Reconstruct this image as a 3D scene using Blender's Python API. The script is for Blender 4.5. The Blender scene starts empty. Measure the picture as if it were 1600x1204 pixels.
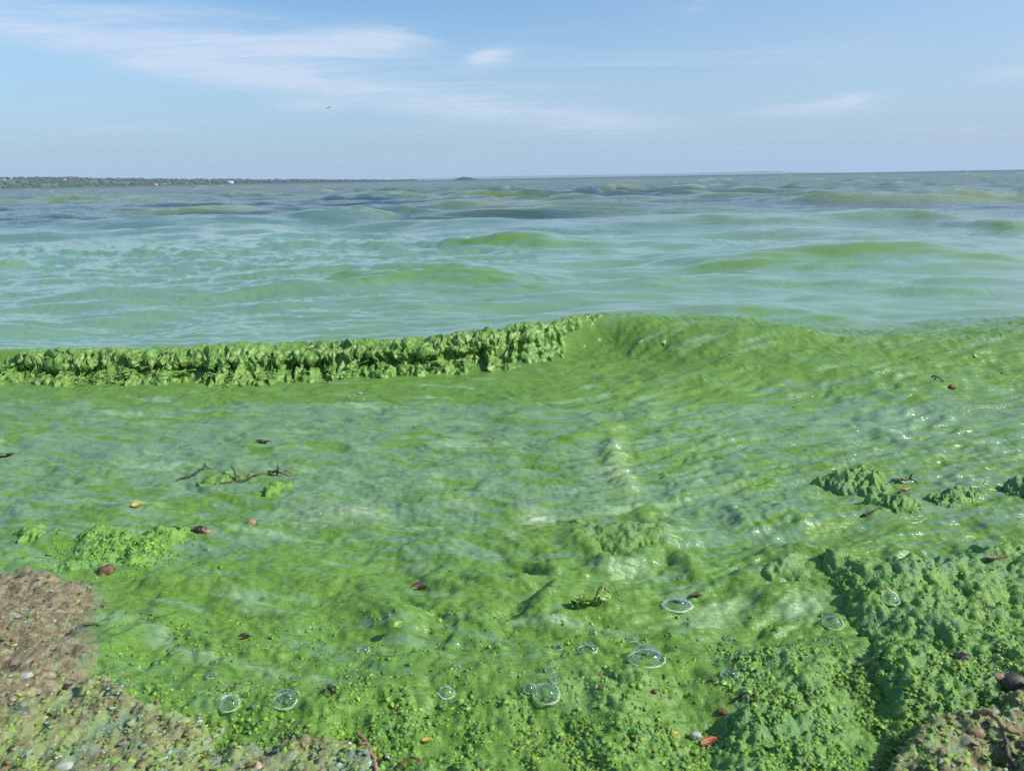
import bpy, math, random
import numpy as np
from mathutils import Vector, Matrix

R = math.radians
sc = bpy.context.scene
COL = sc.collection
random.seed(7)
rng = np.random.default_rng(11)

# ------------------------------------------------------------------ camera
CAM_H = 0.80
F_PX = 1203.0                       # focal length in photograph pixels (1600 wide)
PITCH = math.atan(323.0 / F_PX)
ROLL = math.atan(17.0 / 960.0)
f_ = np.array([0, math.cos(PITCH), -math.sin(PITCH)])
r0 = np.array([1.0, 0, 0])
u0 = np.array([0, math.sin(PITCH), math.cos(PITCH)])
u_ = u0 * math.cos(ROLL) + r0 * math.sin(ROLL)
r_ = r0 * math.cos(ROLL) - u0 * math.sin(ROLL)
cam_d = bpy.data.cameras.new('camera')
cam = bpy.data.objects.new('camera', cam_d)
COL.objects.link(cam)
cam.matrix_world = Matrix(((r_[0], u_[0], -f_[0], 0), (r_[1], u_[1], -f_[1], 0), (r_[2], u_[2], -f_[2], CAM_H), (0, 0, 0, 1)))
cam_d.sensor_width = 36.0
cam_d.lens = 36.0 * F_PX / 1600.0
cam_d.clip_start = 0.05
cam_d.clip_end = 60000
cam_d.dof.use_dof = True
cam_d.dof.focus_distance = 3.0
cam_d.dof.aperture_fstop = 9.0
sc.camera = cam

# ------------------------------------------------------------------ sky, sun, exposure
SUN_DIR = np.array([0.74, -0.14, 0.62]); SUN_DIR = SUN_DIR / np.linalg.norm(SUN_DIR)
SUN_EL = math.asin(SUN_DIR[2]); SUN_AZ = math.atan2(SUN_DIR[0], SUN_DIR[1])
SKY_STRENGTH = 0.098
world = bpy.data.worlds.new("World"); sc.world = world
world.use_nodes = True
wt = world.node_tree
for n in list(wt.nodes): wt.nodes.remove(n)

def nd(nt, typ, ins=None, **props):
    n = nt.nodes.new(typ)
    for k, v in props.items(): setattr(n, k, v)
    for k, v in (ins or {}).items():
        s = n.inputs[k]
        if isinstance(v, bpy.types.NodeSocket): nt.links.new(v, s)
        elif isinstance(v, bpy.types.Node): nt.links.new(v.outputs[0], s)
        else: s.default_value = v
    return n
def mth(nt, op, a, b=0.0, c=0.0, clamp=False):
    return nd(nt, 'ShaderNodeMath', {0: a, 1: b, 2: c}, operation=op, use_clamp=clamp).outputs[0]
def mixc(nt, fac, a, b, mode='MIX'):
    n = nt.nodes.new('ShaderNodeMix'); n.data_type = 'RGBA'; n.blend_type = mode
    for s, v in ((n.inputs[0], fac), (n.inputs[6], a), (n.inputs[7], b)):
        if isinstance(v, bpy.types.NodeSocket): nt.links.new(v, s)
        elif isinstance(v, tuple) and len(v) == 3: s.default_value = (*v, 1)
        else: s.default_value = v
    return n.outputs[2]
def ramp(nt, fac, a, b, lo=0.0, hi=1.0):
    n = nd(nt, 'ShaderNodeMapRange', {0: fac, 1: a, 2: b, 3: lo, 4: hi}, interpolation_type='SMOOTHSTEP')
    return n.outputs[0]
def noise(nt, vec, scale, detail=4.0, rough=0.55, dist=0.0):
    return nd(nt, 'ShaderNodeTexNoise', {'Vector': vec, 'Scale': scale, 'Detail': detail, 'Roughness': rough, 'Distortion': dist}).outputs[0]
def mapping(nt, vec, loc=(0, 0, 0), rot=(0, 0, 0), scale=(1, 1, 1)):
    return nd(nt, 'ShaderNodeMapping', {'Vector': vec, 'Location': loc, 'Rotation': rot, 'Scale': scale}).outputs[0]

sky = nd(wt, 'ShaderNodeTexSky', sky_type='NISHITA', sun_disc=False, sun_elevation=SUN_EL, sun_rotation=SUN_AZ,
         altitude=0.0, air_density=1.0, dust_density=0.6, ozone_density=2.2)
tc = nd(wt, 'ShaderNodeTexCoord').outputs['Generated']
sp = nd(wt, 'ShaderNodeSeparateXYZ', {0: tc})
sx, sy, sz = sp.outputs[0], sp.outputs[1], sp.outputs[2]
az = mth(wt, 'MULTIPLY', mth(wt, 'ARCTAN2', sx, sy), 57.2958)
el = mth(wt, 'MULTIPLY', mth(wt, 'ARCSINE', sz), 57.2958)
den = mth(wt, 'ADD', mth(wt, 'MAXIMUM', sz, 0.0), 0.06)
plane = nd(wt, 'ShaderNodeCombineXYZ', {0: mth(wt, 'DIVIDE', sx, den), 1: mth(wt, 'DIVIDE', sy, den), 2: 0.0}).outputs[0]
p_rot = mapping(wt, plane, rot=(0, 0, R(28)), scale=(0.55, 1.5, 1))
wisps = noise(wt, p_rot, 0.9, 8, 0.6, 0.9)
fibres = noise(wt, mapping(wt, plane, rot=(0, 0, R(24)), scale=(0.5, 3.2, 1)), 1.3, 8, 0.65, 0.5)
broad = noise(wt, mapping(wt, plane, loc=(3.1, 1.7, 0)), 0.42, 4, 0.5, 0.4)
ae = nd(wt, 'ShaderNodeCombineXYZ', {0: az, 1: el, 2: 0.0}).outputs[0]
ae_n = noise(wt, mapping(wt, ae, scale=(0.055, 0.22, 1)), 1.0, 6, 0.6, 0.3)
ae_f = noise(wt, mapping(wt, ae, rot=(0, 0, R(10)), scale=(0.09, 0.75, 1)), 1.0, 7, 0.62, 0.8)
def gauss(v, w):
    q = mth(wt, 'DIVIDE', v, w)
    return mth(wt, 'POWER', 2.71828, mth(wt, 'MULTIPLY', mth(wt, 'MULTIPLY', q, q), -1.0))
def azel(px, py):
    d = f_ + (px - 800) / F_PX * r_ + (602 - py) / F_PX * u_
    d = d / np.linalg.norm(d)
    return math.degrees(math.atan2(d[0], d[1])), math.degrees(math.asin(d[2]))
def band(pa, pb, w, wob):
    (a0, e0), (a1, e1) = azel(*pa), azel(*pb)
    k = (e1 - e0) / (a1 - a0)
    line = mth(wt, 'ADD', mth(wt, 'MULTIPLY', az, k), e0 - k * a0)
    line = mth(wt, 'ADD', line, mth(wt, 'MULTIPLY', mth(wt, 'SUBTRACT', ae_n, 0.5), wob))
    return gauss(mth(wt, 'SUBTRACT', el, line), w)
def puff(p, wa, we, slope=0.0):
    a0, e0 = azel(*p)
    da = mth(wt, 'SUBTRACT', az, a0)
    de = mth(wt, 'SUBTRACT', mth(wt, 'SUBTRACT', el, e0), mth(wt, 'MULTIPLY', da, slope))
    return mth(wt, 'MULTIPLY', gauss(da, wa), gauss(de, we))
cl = mth(wt, 'MULTIPLY', band((0, 48), (1000, 200), 0.85, 1.6), ramp(wt, ae_f, 0.12, 0.62))
cl = mth(wt, 'MULTIPLY', mth(wt, 'MULTIPLY', cl, ramp(wt, az, 18.0, -8.0)), ramp(wt, noise(wt, mapping(wt, ae, rot=(0, 0, R(12)), scale=(0.22, 1.7, 1)), 1.0, 8, 0.7, 1.2), 0.30, 0.60, 0.45, 1.0))
cl2 = mth(wt, 'MULTIPLY', band((0, 10), (800, 150), 1.5, 3.0), ramp(wt, fibres, 0.30, 0.72))
cl2 = mth(wt, 'MULTIPLY', cl2, ramp(wt, az, 14.0, -14.0))
pf = mth(wt, 'MULTIPLY', puff((590, 62), 3.6, 0.75, 0.0), ramp(wt, ae_f, 0.3, 0.6))
for q in (((757, 86), 1.1, 0.42, 0.3), ((770, 92), 1.6, 0.6, 0.2), ((450, 95), 6.0, 1.0, 0.08), ((470, 165), 2.8, 0.35, 0.0), ((930, 190), 5.5, 0.8, -0.02),
          ((1330, 155), 1.0, 0.35, 0.05), ((1290, 165), 4.5, 0.6, 0.04), ((1515, 201), 0.7, 0.35, 0.0), ((1590, 115), 2.0, 0.4, 0.05),
          ((1095, 5), 1.0, 0.5, 0.3), ((300, 40), 9.0, 1.2, -0.1)):
    w = mth(wt, 'MULTIPLY', puff(*q), ramp(wt, ae_f, 0.32, 0.68))
    pf = mth(wt, 'ADD', pf, mth(wt, 'MULTIPLY', w, 0.75))
bg = mth(wt, 'MULTIPLY', ramp(wt, wisps, 0.45, 0.8), ramp(wt, broad, 0.40, 0.65))
cov = mth(wt, 'ADD', mth(wt, 'MULTIPLY', cl, 0.80), mth(wt, 'MULTIPLY', cl2, 0.62))
cov = mth(wt, 'ADD', cov, mth(wt, 'MULTIPLY', pf, 0.95))
cov = mth(wt, 'ADD', cov, mth(wt, 'MULTIPLY', bg, 0.42))
cov = mth(wt, 'MINIMUM', mth(wt, 'MULTIPLY', cov, ramp(wt, el, -0.5, 3.0, 0.35, 1.0)), 0.85)
tint = mixc(wt, 1.0, sky.outputs[0], (0.83, 1.05, 1.19), 'MULTIPLY')
horizon = ramp(wt, el, 12.0, 0.5)                        # milky air low over the lake, all round
tint = mixc(wt, mth(wt, 'MULTIPLY', horizon, 0.80), tint, (3.2, 4.45, 5.85))
veil = mth(wt, 'MULTIPLY', ramp(wt, mth(wt, 'ABSOLUTE', mth(wt, 'SUBTRACT', az, 100.0)), 115.0, 50.0), ramp(wt, broad, 0.25, 0.6, 0.6, 1.0))   # thin high cloud towards the sun
tint = mixc(wt, mth(wt, 'MULTIPLY', veil, 0.55), tint, (3.9, 4.75, 6.0))
skycol = mixc(wt, cov, tint, (5.0, 5.85, 7.1))
bgn = nd(wt, 'ShaderNodeBackground', {'Color': skycol, 'Strength': SKY_STRENGTH})
nd(wt, 'ShaderNodeOutputWorld', {'Surface': bgn})

sun_d = bpy.data.lights.new('sun', 'SUN'); sun_d.energy = 4.4; sun_d.angle = R(0.53); sun_d.color = (1.0, 0.95, 0.86)
sun = bpy.data.objects.new('sun', sun_d); COL.objects.link(sun)
sun.rotation_euler = Vector(SUN_DIR).to_track_quat('Z', 'Y').to_euler()
sun.location = (20, -5, 18)

vs = sc.view_settings
sc.display_settings.display_device = 'sRGB'
vs.view_transform = 'Standard'; vs.look = 'None'; vs.exposure = 0.42; vs.gamma = 1.0; vs.use_curve_mapping = False
sc.render.engine = 'CYCLES'
sc.cycles.use_denoising = False
sc.cycles.max_bounces = 6
sc.cycles.transparent_max_bounces = 12
sc.cycles.caustics_reflective = False
sc.cycles.caustics_refractive = False
sc.cycles.sample_clamp_indirect = 6.0

# ------------------------------------------------------------------ helpers: picture pixel -> point on the ground, noise, meshes
def P(px, py, z=0.0):
    px = np.asarray(px, float); py = np.asarray(py, float)
    d = f_ + ((px - 800) / F_PX)[..., None] * r_ + ((602 - py) / F_PX)[..., None] * u_
    t = (z - CAM_H) / d[..., 2]
    return np.stack([d[..., 0] * t, d[..., 1] * t], -1)
def to_px(x, y, z=0.0):
    v = np.stack([x, y, np.zeros_like(x) + (z - CAM_H)], -1)
    k = np.maximum(v @ f_, 1e-3)
    return 800 + F_PX * (v @ r_) / k, 602 - F_PX * (v @ u_) / k
def away(px, py, dist):
    d = f_ + (px - 800) / F_PX * r_ + (602 - py) / F_PX * u_
    return np.array([0, 0, CAM_H]) + d / math.hypot(d[0], d[1]) * dist

def _hash(xi, yi, seed):
    h = (xi.astype(np.int64) * 374761393 + yi.astype(np.int64) * 668265263 + seed * 974634777) & 0xffffffff
    h = ((h ^ (h >> 13)) * 1274126177) & 0xffffffff
    h = ((h ^ (h >> 15)) * 2246822519) & 0xffffffff
    return (h ^ (h >> 16)) & 0xffffffff
def pn(x, y, seed=0):                                   # gradient noise, about -1..1
    x0 = np.floor(x); y0 = np.floor(y); fx = x - x0; fy = y - y0
    u = fx * fx * fx * (fx * (fx * 6 - 15) + 10); v = fy * fy * fy * (fy * (fy * 6 - 15) + 10)
    def g(i, j):
        a = _hash(x0 + i, y0 + j, seed) * (2 * math.pi / 4294967296.0)
        return np.cos(a) * (fx - i) + np.sin(a) * (fy - j)
    a = g(0, 0); b = g(1, 0); c = g(0, 1); d = g(1, 1)
    return 1.5 * ((a + (b - a) * u) + ((c + (d - c) * u) - (a + (b - a) * u)) * v)
def fbm(x, y, octv=4, seed=0, gain=0.5):
    s = 0; a = 1.0; n = 0
    for k in range(octv):
        s = s + a * pn(x * 2 ** k + 13.7 * k, y * 2 ** k - 7.3 * k, seed + k); n += a; a *= gain
    return s / n
def ridged(x, y, octv=3, seed=0, gain=0.5):             # 0..1, sharp ridges
    s = 0; a = 1.0; n = 0
    for k in range(octv):
        s = s + a * (1 - np.minimum(1, np.abs(pn(x * 2 ** k + 5.1 * k, y * 2 ** k + 9.2 * k, seed + k)) * 1.6)); n += a; a *= gain
    return s / n
def cells(x, y, seed=0):                                # rounded lumps, 0 at the joints .. 1 on top
    x0 = np.floor(x); y0 = np.floor(y); best = np.full(x.shape, 9.0)
    for i in (-1, 0, 1):
        for j in (-1, 0, 1):
            h = _hash(x0 + i, y0 + j, seed)
            dx = x0 + i + 0.1 + 0.8 * (h & 0xffff) / 65535.0 - x
            dy = y0 + j + 0.1 + 0.8 * (h >> 16) / 65535.0 - y
            best = np.minimum(best, dx * dx + dy * dy)
    return np.sqrt(np.clip(1 - best / 0.55, 0, 1))
def sst(a, b, v):
    t = np.clip((v - a) / (b - a), 0, 1); return t * t * (3 - 2 * t)
def seg_dist(x, y, pts, vals=None):                     # distance to a polyline, and a value carried along it
    best = np.full(x.shape, 1e9); val = np.zeros(x.shape); side = np.zeros(x.shape)
    for k in range(len(pts) - 1):
        ax, ay = pts[k]; bx, by = pts[k + 1]
        dx, dy = bx - ax, by - ay
        t = np.clip(((x - ax) * dx + (y - ay) * dy) / (dx * dx + dy * dy), 0, 1)
        d = np.hypot(x - ax - t * dx, y - ay - t * dy)
        m = d < best
        best = np.where(m, d, best)
        side = np.where(m, np.sign((x - ax) * dy - (y - ay) * dx), side)
        if vals is not None: val = np.where(m, vals[k] + (vals[k + 1] - vals[k]) * t, val)
    return best, val, side
def poly_sd(x, y, pts):                                 # signed distance to a closed outline, + inside
    best = np.full(x.shape, 1e9); ins = np.zeros(x.shape, bool)
    n = len(pts)
    for k in range(n):
        ax, ay = pts[k]; bx, by = pts[(k + 1) % n]
        dx, dy = bx - ax, by - ay
        t = np.clip(((x - ax) * dx + (y - ay) * dy) / (dx * dx + dy * dy + 1e-12), 0, 1)
        best = np.minimum(best, np.hypot(x - ax - t * dx, y - ay - t * dy))
        c = ((ay > y) != (by > y)) & (x < dx * (y - ay) / (dy + 1e-12) + ax)
        ins ^= c
    return np.where(ins, best, -best)

def mesh_np(name, verts, faces, mat=None, smooth=True, attrs=None):
    me = bpy.data.meshes.new(name)
    verts = np.ascontiguousarray(verts, np.float32); faces = np.ascontiguousarray(faces, np.int32)
    nv, nf, k = len(verts), len(faces), faces.shape[1]
    me.vertices.add(nv); me.vertices.foreach_set('co', verts.ravel())
    me.loops.add(nf * k); me.loops.foreach_set('vertex_index', faces.ravel())
    me.polygons.add(nf); me.polygons.foreach_set('loop_start', np.arange(0, nf * k, k, dtype=np.int32))
    try: me.polygons.foreach_set('loop_total', np.full(nf, k, np.int32))
    except Exception: pass
    me.update(calc_edges=True); me.validate()
    if smooth: me.polygons.foreach_set('use_smooth', np.ones(len(me.polygons), bool))
    for an, av in (attrs or {}).items():
        at = me.attributes.new(an, 'FLOAT_COLOR', 'POINT')
        at.data.foreach_set('color', np.ascontiguousarray(av, np.float32).ravel())
    if mat: me.materials.append(mat)
    return me
def link(name, me, parent=None):
    o = bpy.data.objects.new(name, me); COL.objects.link(o)
    if parent is not None: o.parent = parent
    return o
def grid_faces(nr, nc):
    i = np.arange(nr - 1)[:, None] * nc + np.arange(nc - 1)[None, :]
    return np.stack([i, i + 1, i + nc + 1, i + nc], -1).reshape(-1, 4)
def tag(o, label, cat, group=None, kind=None):
    o['label'] = label; o['category'] = cat
    if group: o['group'] = group
    if kind: o['kind'] = kind
    return o
def struct(o): o['kind'] = 'structure'; return o
def stuff(o, label=None, cat=None):
    o['kind'] = 'stuff'
    if label: o['label'] = label
    if cat: o['category'] = cat
    return o
def empty(name, loc, rz=0.0):
    o = bpy.data.objects.new(name, None); COL.objects.link(o); o.location = loc; o.rotation_euler = (0, 0, rz)
    o.empty_display_size = 0.02
    return o
def new_mat(name):
    m = bpy.data.materials.new(name); m.use_nodes = True
    nt = m.node_tree
    for n in list(nt.nodes): nt.nodes.remove(n)
    out = nt.nodes.new('ShaderNodeOutputMaterial')
    b = nt.nodes.new('ShaderNodeBsdfPrincipled'); nt.links.new(b.outputs[0], out.inputs[0])
    return m, nt, b, out
def setin(nt, s, v):
    if isinstance(v, bpy.types.NodeSocket): nt.links.new(v, s)
    elif isinstance(v, tuple) and len(v) == 3: s.default_value = (*v, 1)
    else: s.default_value = v
# ------------------------------------------------------------------ the lake surface as one height function
def W(pts, amps, z=None):
    """crest line in picture pixels -> ground points, at the height of the crest"""
    return [tuple(P(px, py, a if z is None else z)) for (px, py), a in zip(pts, amps)]
CREST_PX = [(-620, 566), (-250, 553), (0, 547), (200, 546), (400, 537), (600, 531), (700, 523), (780, 514), (850, 506), (900, 498), (945, 493),
            (1000, 499), (1080, 507), (1190, 507), (1300, 524), (1400, 522), (1500, 523), (1600, 514), (1850, 505), (2300, 500)]
CREST_A = [0.085, 0.09, 0.098, 0.10, 0.108, 0.11, 0.115, 0.12, 0.122, 0.125, 0.128, 0.120, 0.108, 0.112, 0.084, 0.090, 0.084, 0.098, 0.095, 0.08]
CREST_WF = [0.065] * 7 + [0.075, 0.095, 0.14, 0.21, 0.29, 0.40, 0.36, 0.34, 0.36, 0.40, 0.40, 0.40, 0.40]
CREST = W(CREST_PX, CREST_A)
WAVES = [  # crest line px, heights, front width, back width
    (CREST_PX, CREST_A, CREST_WF, 0.38),
    ([(1000, 404), (1090, 400), (1180, 388), (1260, 379), (1330, 376), (1400, 378), (1480, 384), (1570, 394), (1680, 400)], [0, .06, .115, .15, .158, .15, .12, .07, 0], .8, 1.0),
    ([(330, 428), (430, 424), (520, 419), (600, 412), (680, 410), (760, 416), (830, 425), (900, 430)], [0, .045, .085, .125, .125, .10, .055, 0], .60, .8),
    ([(640, 380), (720, 371), (790, 363), (840, 361), (890, 366), (960, 373)], [0, .06, .13, .145, .09, 0], .8, .9),
    ([(960, 346), (1060, 337), (1130, 333), (1210, 334), (1300, 330), (1370, 326), (1430, 326), (1490, 334), (1600, 340)], [0, .10, .16, .15, .14, .17, .18, .10, 0], 1.1, 1.5),
    ([(470, 338), (520, 329), (560, 323), (600, 327), (640, 334)], [0, .15, .22, .16, 0], 1.3, 1.4),
    ([(-160, 420), (-60, 410), (0, 406), (30, 411), (60, 416)], [.05, .10, .09, .05, 0], .5, .5),
    ([(180, 334), (260, 326), (330, 320), (380, 319), (440, 326)], [0, .12, .18, .16, 0], 1.5, 1.6),
    ([(1450, 352), (1540, 344), (1600, 341), (1700, 346)], [0, .11, .12, 0], .8, .9),
    ([(1000, 596), (1080, 588), (1180, 572), (1250, 568), (1320, 571), (1400, 579), (1470, 588), (1560, 604)], [0, .02, .045, .05, .045, .04, .03, 0], .13, .22),
    ([(1010, 560), (1100, 552), (1180, 548), (1260, 545), (1330, 552)], [0, .02, .03, .02, 0], .12, .2),
    ([(880, 612), (960, 600), (1040, 592), (1120, 600), (1180, 612)], [0, .018, .022, .015, 0], .10, .16),
    ([(1120, 470), (1200, 463), (1270, 460), (1340, 466), (1420, 470)], [0, .018, .03, .02, 0], .3, .35),
    ([(-260, 374), (-60, 371), (80, 368), (220, 365), (360, 368), (500, 375)], [0, .03, .05, .06, .045, 0], .7, .9),
    ([(60, 458), (260, 449), (430, 445), (580, 450), (720, 459)], [0, .025, .035, .025, 0], .4, .5),
    ([(930, 442), (1100, 433), (1250, 431), (1420, 436), (1600, 445), (1700, 450)], [0, .03, .04, .035, .02, 0], .5, .6),
    ([(1080, 364), (1220, 358), (1350, 360), (1500, 367)], [0, .05, .055, 0], .8, 1.0),
    ([(-120, 394), (20, 390), (160, 388), (300, 391), (400, 398)], [0, .04, .055, .04, 0], .55, .8),
    ([(-80, 315), (80, 311), (200, 309), (330, 313)], [0, .13, .15, 0], 2.0, 2.4), ([(640, 320), (800, 313), (930, 312), (1060, 318)], [0, .13, .15, 0], 2.0, 2.4),
    ([(1160, 311), (1300, 305), (1430, 303), (1580, 308)], [0, .16, .18, 0], 2.2, 2.6), ([(560, 305), (700, 301), (860, 300), (1000, 304)], [0, .2, .22, 0], 3.0, 3.5),
    ([(1060, 500), (1150, 487), (1210, 480), (1290, 487), (1360, 492)], [0, .02, .03, .02, 0], .2, .25),
]
def pchip(xq, xp, fp):
    """smooth curve through the points (cubic, slopes limited), flat beyond the ends"""
    xp = np.asarray(xp, float); fp = np.asarray(fp, float)
    h = np.diff(xp); dl = np.diff(fp) / h
    m = np.zeros(len(xp)); m[1:-1] = np.where(dl[:-1] * dl[1:] > 0, 2 * dl[:-1] * dl[1:] / (dl[:-1] + dl[1:] + 1e-12), 0)
    m[0], m[-1] = dl[0], dl[-1]
    q = np.clip(xq, xp[0], xp[-1]); k = np.clip(np.searchsorted(xp, q) - 1, 0, len(xp) - 2)
    t = (q - xp[k]) / h[k]
    return (2 * t**3 - 3 * t**2 + 1) * fp[k] + (t**3 - 2 * t**2 + t) * h[k] * m[k] + (-2 * t**3 + 3 * t**2) * fp[k + 1] + (t**3 - t**2) * h[k] * m[k + 1]
WAVES_W = []
for p_, a_, wf_, wb_ in WAVES:
    w_ = np.array(W(p_, a_)); WAVES_W.append((w_[:, 0], w_[:, 1], np.array(a_, float), np.zeros(len(p_)) + np.array(wf_), wb_))
RIDGES = [  # folds of thick scum on the shallow water: line px, heights, half width (m)
    ([(968, 655), (955, 690), (975, 740), (1012, 790), (1058, 850), (1108, 884), (1175, 892)], [.006, .014, .011, .016, .022, .016, .006], .030),
    ([(1040, 628), (985, 650), (920, 668), (850, 690), (770, 702)], [.006, .020, .018, .012, .003], .050),
    ([(898, 800), (908, 832), (945, 862), (1000, 858), (1045, 842)], [.012, .024, .026, .022, .012], .03),
    ([(960, 762), (1010, 780), (1060, 800), (1050, 835)], [.006, .012, .012, .004], .03),
    ([(1160, 785), (1195, 815), (1225, 842)], [.006, .013, .004], .018), ([(1110, 730), (1180, 735), (1240, 752)], [.0, .01, .002], .02),
    ([(1130, 775), (1165, 800), (1190, 835)], [.004, .012, .003], .016), ([(1190, 770), (1240, 800), (1270, 828)], [.004, .01, .002], .016),
    ([(1185, 882), (1235, 852), (1300, 862), (1370, 885)], [.010, .022, .018, .006], .035),
    ([(800, 858), (850, 872), (905, 890)], [.006, .014, .006], .022), ([(560, 860), (640, 840), (700, 850)], [.004, .014, .004], .03),
    ([(420, 915), (500, 885), (580, 892), (640, 905)], [.004, .014, .012, .004], .03), ([(330, 870), (420, 852), (500, 858)], [.004, .012, .004], .03),
    ([(500, 945), (560, 930), (640, 945), (700, 940)], [.004, .013, .013, .004], .03), ([(700, 900), (780, 880), (840, 905)], [.004, .012, .003], .028),
    ([(220, 915), (300, 900), (400, 905)], [.003, .01, .003], .03), ([(1270, 610), (1340, 600), (1420, 612), (1500, 625)], [0, .014, .014, 0], .05),
    ([(840, 920), (930, 905), (1020, 930)], [.002, .01, .003], .03), ([(1050, 900), (1120, 915), (1200, 905)], [.002, .01, .003], .03),
    ([(500, 720), (560, 708), (640, 716)], [0, .012, 0], .06), ([(60, 735), (140, 722), (200, 712)], [0, .012, 0], .05), ([(170, 790), (230, 772)], [.012, .006], .03),
]
RIDGES_W = [(W(p, a), np.array(a, float), w) for p, a, w in RIDGES]

def wave_z(x, y):
    z = np.zeros(x.shape); face = np.zeros(x.shape)
    for k, (cx, cy, ca, cw, wb) in enumerate(WAVES_W):
        lo, hi = cy.min() - 3 * cw.max(), cy.max() + (3 * wb if k else 2.2)
        m = (y > lo) & (y < hi)
        if not m.any(): continue
        xm, ym = x[m], y[m]
        d = ym - pchip(xm, cx, cy) + (0.12 * wb * fbm(xm * 1.6 / wb, ym * 1.6 / wb, 2, 301 + k) if k else 0.015 * fbm(xm * 4, ym * 4, 2, 301))
        a = pchip(xm, cx, ca); wf = pchip(xm, cx, cw)
        q = np.where(d < 0, d / wf, d / wb)
        c = a * np.exp(-q * q)
        if k == 0:                                      # the breaker leaves higher water behind it
            c = np.where(d < 0, c, a * (0.25 * np.exp(-q * q) + 0.75 * np.exp(-(d / 0.9) ** 2)))
        z[m] += c
        f = np.where(d < 0, np.exp(-((-d / wf - 0.55) / 0.6) ** 2), 0) * np.clip(a / 0.10, 0, 1)
        face[m] = np.maximum(face[m], f)
    return z, face

def surf(x, y, full=False):
    """height of the water and scum at (x, y); with full, also the masks that drive its colour"""
    shp = x.shape; x = x.ravel().astype(float); y = y.ravel().astype(float)
    r = np.hypot(x, y)
    PX, PY = to_px(x, np.maximum(y, 0.05)); ahead = y > 0.05
    PY = np.where(ahead, PY, 3000.0)
    z, face = wave_z(x, y)
    # ---- open lake chop
    far = sst(6.5, 15.0, y) * sst(4.0, 9.0, y)
    m = y > 4.0
    xm, ym, rm = x[m], y[m], r[m]
    wx = fbm(xm * 0.12, ym * 0.12, 2, 41) * 1.5
    grp = 0.6 + 0.8 * fbm(xm * 0.05, ym * 0.07, 2, 44)
    c = np.zeros(xm.shape)
    for lx, ly, amp, sd, rot in ((8.0, 3.4, .22, 50, .10), (4.6, 2.1, .24, 51, -.12), (2.6, 1.2, .17, 52, .22), (2.1, .70, .105, 53, -.2), (1.5, .42, .060, 54, .12), (1.0, .25, .028, 55, -.12)):
        cx, cy = xm * math.cos(rot) + ym * math.sin(rot), -xm * math.sin(rot) + ym * math.cos(rot)
        v = pn(cx / lx + wx * 0.2, (cy + wx * 0.25) / ly, sd)
        v = np.where(v > 0, np.abs(v) ** 1.3, v * 0.7)
        lim = sst(80.0 * ly, 25.0 * ly, ym * ym / 900.0) * (1 + 0.5 * sst(18, 40, ym))   # fades waves the sheet is too coarse to hold
        if lx < 2.5: lim = lim * (0.30 + 0.70 * sst(9, 18, ym))
        c += amp * v * lim
    zf = np.zeros(x.shape); zf[m] = c * np.clip(grp, 0.3, 1.3)
    z = z + zf * far
    # ---- gentle water between the breaker and the open lake
    mid = sst(2.6, 4.2, y) * (1 - sst(9, 16, y))
    left = sst(980, 620, PX)
    m = (y > 2.0) & (y < 18)
    v = np.zeros(x.shape); rough = np.zeros(x.shape)
    xm, ym = x[m], y[m]
    v[m] = 0.072 * fbm(xm * 0.7, ym * 1.6, 3, 60) + 0.018 * pn(xm * 1.5 + 3, ym * 4.0, 63)
    rp = 0.0100 * pn(xm * 2.0 + ym * 1.0, ym * 8, 64) + 0.0072 * pn(xm * 4.5 - ym * 2, ym * 19, 65) + 0.0036 * pn(xm * 10, ym * 40, 66)
    rough[m] = rp
    rmask = np.clip(left * 1.0 + 0.10 + 0.9 * sst(.1, .5, fbm(x * .5, y * .6, 2, 67)), 0, 1.1)
    z = z + mid * (v + rough * rmask * (1 + 1.2 * sst(5, 10, y)))
    # ---- shallow, scum-laden water in front of the breaker
    yo = y - 0.75 * sst(-0.10, 0.45, x)
    near = 1 - sst(2.9, 3.6, yo)
    m = y < 4.6
    xm, ym = x[m], y[m]
    wa = 0.10 * fbm(xm * 2.2, ym * 2.2, 3, 70); wb = 0.08 * fbm(xm * 2.4 + 9, ym * 2.4, 3, 74)
    xs, ys = xm + wa, ym + wb
    tilt = 0.22 - 0.57 * sst(-0.2, 0.8, xm)
    cy = ys + tilt * 0.5 * xs
    folds = ridged(xs * 1.6, cy * 5.0, 3, 78)
    fold2 = ridged(xs * 5.0, cy * 13.0, 2, 82)
    lump = fbm(xs * 5.0, ys * 7.0, 3, 86)
    fine = fbm(xm * 28, ym * 34, 2, 90)
    rip = pn(xs * 9, cy * 34, 92)
    swirl = pn(xs * 3.2 + 2 * wa * 10, ys * 6, 93)
    n1 = np.zeros(x.shape)
    wet = sst(1.35, 2.2, ym)                             # 1 = runny film, 0 = thick scum
    stretch = pn(xs * 14 + 3 * lump, cy * 60, 94)
    pil = 1 - ridged(xs * 2.6 + 0.4 * lump, cy * 5.2, 3, 98)                 # swollen pillows with sharp creases between
    pil2 = 1 - ridged(xs * 8 + 0.5 * swirl, cy * 15 + 0.4 * lump, 2, 99)
    thick = sst(1.95, 1.35, ym + 0.3 * fbm(xm * 1.7, ym * 1.7, 2, 109))
    n1[m] = (0.018 * (folds - 0.5) * (1 - thick) * 0.7 + 0.012 * (fold2 - .5) * (1 - thick) * 0.7 + thick * (0.026 * (pil - 0.35) * sst(0.95, 1.3, ym) + 0.012 * (pil2 - 0.35)) + 0.012 * lump * (1.1 - wet)
             + 0.0026 * fine * (1 - 0.5 * wet) + (0.0090 * rip + 0.0060 * stretch) * (0.2 + 0.8 * wet) * (1 - 0.75 * thick) + 0.014 * swirl * (1.15 - 0.7 * wet))
    q = ym < 2.7
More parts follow.
